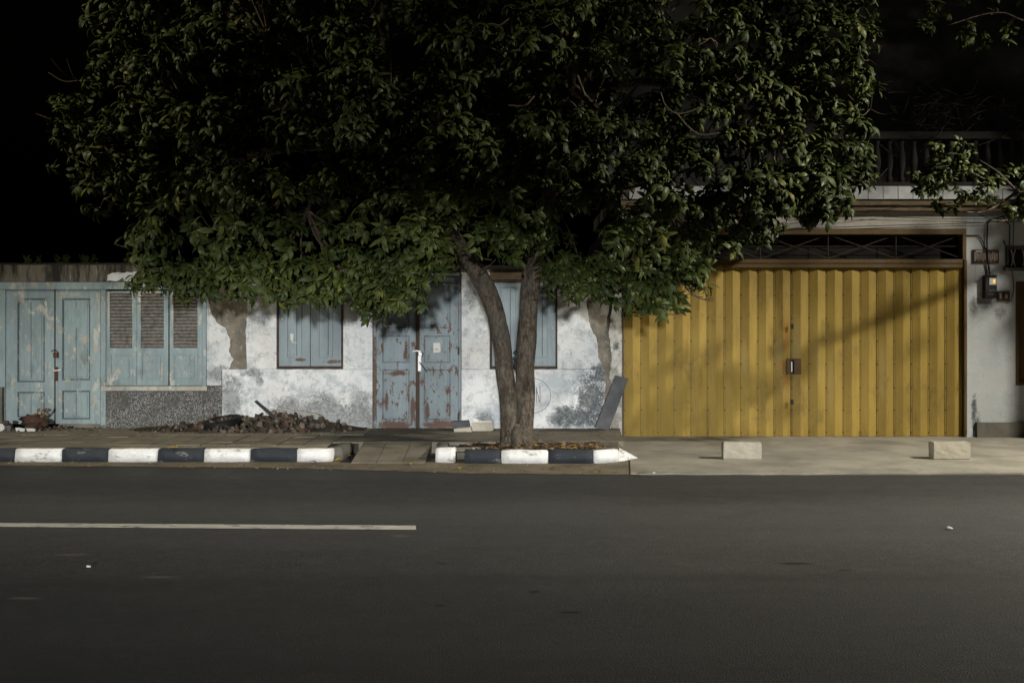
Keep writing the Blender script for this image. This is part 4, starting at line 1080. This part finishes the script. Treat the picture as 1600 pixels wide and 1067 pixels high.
# leaf litter and grit
def scatter(name, region, n, rmin, rmax, mat, zf, lab=None):
    s = MB()
    for k in range(n):
        x, y = region()
        r = R.uniform(rmin, rmax); z = zf(x, y) + .004; a = R.uniform(0,6.28); tilt = R.uniform(-.5,.5)
        u = Vector((math.cos(a), math.sin(a), tilt*.6))*r; v = Vector((-math.sin(a), math.cos(a), R.uniform(-.5,.5)))*r*.45
        c = Vector((x, y, z + abs(tilt)*.6*r)); s.face([c-u, c-v+Vector((0,0,.15*r)), c+u, c+v+Vector((0,0,.15*r))])
    o = s.build(name, mat); o['kind'] = 'stuff'; return o
isl = lambda x, y: .115+.05*math.exp(-(math.hypot(x-.12,(y+2)*1.1)/.35)**2) + .02*max(0,min(1,(x-.3)*2)) + .012
def reg_isl():
    if R.random() < .55: return (R.gauss(wx(890,-2.3),.22), R.uniform(-2.5,-2.0))
    return (R.uniform(wx(725,-2.3), wx(940,-2.3)), R.uniform(-2.5,-1.75))
o = scatter('leaf_litter', reg_isl, 420, .012, .045, M['litter'], isl); tag(o, 'dry fallen leaves scattered over the soil of the tree bed', 'leaf litter')
def reg_g():
    px = R.uniform(-20,1020); y0 = float(np.interp(px, [0,400,700,1000], [722,726,726,728])); y1 = float(np.interp(px, [0,400,700,1000], [729,733,741,744]))
    py = y0+(y1-y0)*R.random()
    return gpt(px, py)
o = scatter('grit', reg_g, 700, .004, .018, M['litter'], lambda x, y: .004); tag(o, 'fine grit and leaf scraps along the dusty gutter', 'grit')
def reg_s(): px = R.uniform(1000,1620); return gpt(px, R.uniform(735,748))
o = scatter('driveway_grit', reg_s, 160, .003, .012, M['litter'], lambda x, y: .018 if y > gpt(1200,741.5)[1] else .002); tag(o, 'fine grit along the front edge of the concrete driveway', 'grit')
def reg_p(): return (R.uniform(-6.4, wx(960)), R.uniform(-1.2,-.05))
o = scatter('pavement_grit', reg_p, 800, .005, .02, M['litter'], lambda x, y: PZ+.002); tag(o, 'grit and leaf scraps along the foot of the house walls', 'grit')
# dark drain gap beside the ramp with yellow leaves
s = MB(); s.slab([(kx_end+.07,-2.52),(rx0-.01,-2.60),(rx0-.01,-2.0),(kx_end+.16,-1.95)], -.02, .006); struct(s.build('drain_gap', M['void']))
def yleaf(px, py, z, lab, r=.07, mat='leaf_yellow'):
    d = FPX*(CAM_Z-z)/(py-520.0); x, y = (px-800)*d/FPX, CAM_Y+d
    s = MB(); a = R.uniform(0,3.14); L = []
    for t in np.linspace(0, 1, 6): L.append((t*2-1, .42*math.sin(math.pi*t)**.8, .25*math.sin(math.pi*t)))
    ca, sa = math.cos(a), math.sin(a)
    tr = lambda u, v, w: (x + r*(u*ca-v*sa), y + r*(u*sa+v*ca), z + .006 + r*w)
    for i in range(5):
        s.face([tr(L[i][0],0,L[i][2]*.4), tr(L[i+1][0],0,L[i+1][2]*.4), tr(L[i+1][0],L[i+1][1],L[i+1][2]), tr(L[i][0],L[i][1],L[i][2])])
        s.face([tr(L[i+1][0],0,L[i+1][2]*.4), tr(L[i][0],0,L[i][2]*.4), tr(L[i][0],-L[i][1],L[i][2]), tr(L[i+1][0],-L[i+1][1],L[i+1][2])])
    return single('fallen_leaf', s, M[mat], lab, 'leaf', (x, y, z), 'fallen leaves')
yleaf(272, 701, PZ+.01, 'yellow fallen leaf on top of the kerb between two white stones at left')
yleaf(540, 713, .01, 'upper yellow fallen leaf in the drain gap beside the kerb end', .08)
yleaf(530, 719, .01, 'lower yellow fallen leaf in the drain gap beside the kerb end', .06)
yleaf(641, 725, .006, 'yellow fallen leaf in the gutter in front of the ramp', .055)
yleaf(718, 732, .006, 'yellow fallen leaf on the asphalt edge before the tree bed', .055)
yleaf(613, 703, .06, 'small yellow leaf lying on the sloping ramp', .03)
yleaf(489, 722, .006, 'brown curled leaf against the last white kerb stone', .05, 'leaf_brown')
yleaf(866, 733, .006, 'brown curled leaf in the gutter before the black kerb stone', .06, 'leaf_brown')
yleaf(1003, 741, .017, 'brown scrap of leaf at the corner of the driveway', .06, 'leaf_brown')
yleaf(897, 701, .15, 'yellow leaf on the leaf litter of the tree bed', .05)
yleaf(103, 676, PZ+.002, 'yellow leaf on the pavement below the teal doors', .04)
for (px, py, lab) in ((1483,827,'crumpled white paper scrap on the asphalt at right'), (1022,741,'tiny white scrap at the corner of the driveway'), (137,888,'tiny white scrap on the asphalt at left')):
    x, y = gpt(px, py); s = MB(); bm = bmesh.new(); bmesh.ops.create_icosphere(bm, subdivisions=2, radius=.015 if px != 137 else .010)
    for v in bm.verts: v.co = Vector((v.co.x*1.5, v.co.y, v.co.z*.7))*(1+.9*mnoise.noise(v.co*60))
    s.bm(bm, 0, Matrix.Translation((x, y, .014))); bm.free(); single('paper_scrap', s, M['paper'], lab, 'paper', (x, y, 0))

# ================================================================== STREET LAMPS and added low lamp (stand outside the frame; the main light of this night street)
def street_lamp(base, head, aim, label, light, beam=(1,1,1)):
    t = thing('street_lamp', label, 'street lamp', base)
    bx, by, bz = base; h = Vector(head)
    s = MB(); s.lathe((bx,by,0), [(.14,-.05),(.14,.25),(.075,.3),(.06,h.z*.6),(.045,h.z+.1)], 14); s.build('pole', M['board'], t, True)
    top = Vector((bx,by,h.z+.05)); back = h + Vector((0,0,.12))
    s = MB(); s.tube(smooth_path([top, top.lerp(back,.5)+Vector((0,0,.25)), back], 6), .035, 8); s.build('arm', M['board'], t, True)
    s = MB(); s.box(h.x-.28, h.x+.28, h.y-.28, h.y+.28, h.z+.09, h.z+.2, 0, .03); s.build('lamp_head', M['board'], t)
    lo = bpy.data.objects.new('lamp_light', light); COL.objects.link(lo); lo.parent = t
    lo.location = h - origin(t)
    lo.rotation_euler = (Vector(aim)-h).to_track_quat('-Z','Y').to_euler()
    lo.scale = beam
    return t
a1 = bpy.data.lights.new('lamp_light', 'SPOT'); a1.energy = 9800; a1.color = (1.0,.94,.80); a1.spot_size = math.radians(84); a1.spot_blend = 1.0; a1.shadow_soft_size = .18
street_lamp((12.6,-2.9,0), (11.2,-6.5,7.0), (4.3,-4.2,.2), 'street lamp on the pavement beyond the right edge', a1)
a3 = bpy.data.lights.new('lamp_light', 'SPOT'); a3.energy = 1600; a3.color = (1.0,.90,.66); a3.spot_size = math.radians(86); a3.spot_blend = 1.0; a3.shadow_soft_size = .16
street_lamp((-11.0,-2.9,0), (-9.5,-6.0,7.2), (-2.2,-1.6,2.4), 'street lamp on the pavement beyond the left edge', a3)
# unseen frontal source, added as a low lamp; beam flattened to spare the crown
a2 = bpy.data.lights.new('lamp_light', 'SPOT'); a2.energy = 50000; a2.color = (.98,.985,.975); a2.spot_size = math.radians(33); a2.spot_blend = 1.0; a2.shadow_soft_size = .4
street_lamp((0.5,-35.0,0), (0.2,-32.0,3.1), (-2.5,0.0,.42), 'unseen low lamp across the road behind the viewer', a2, (1, .26, 1))
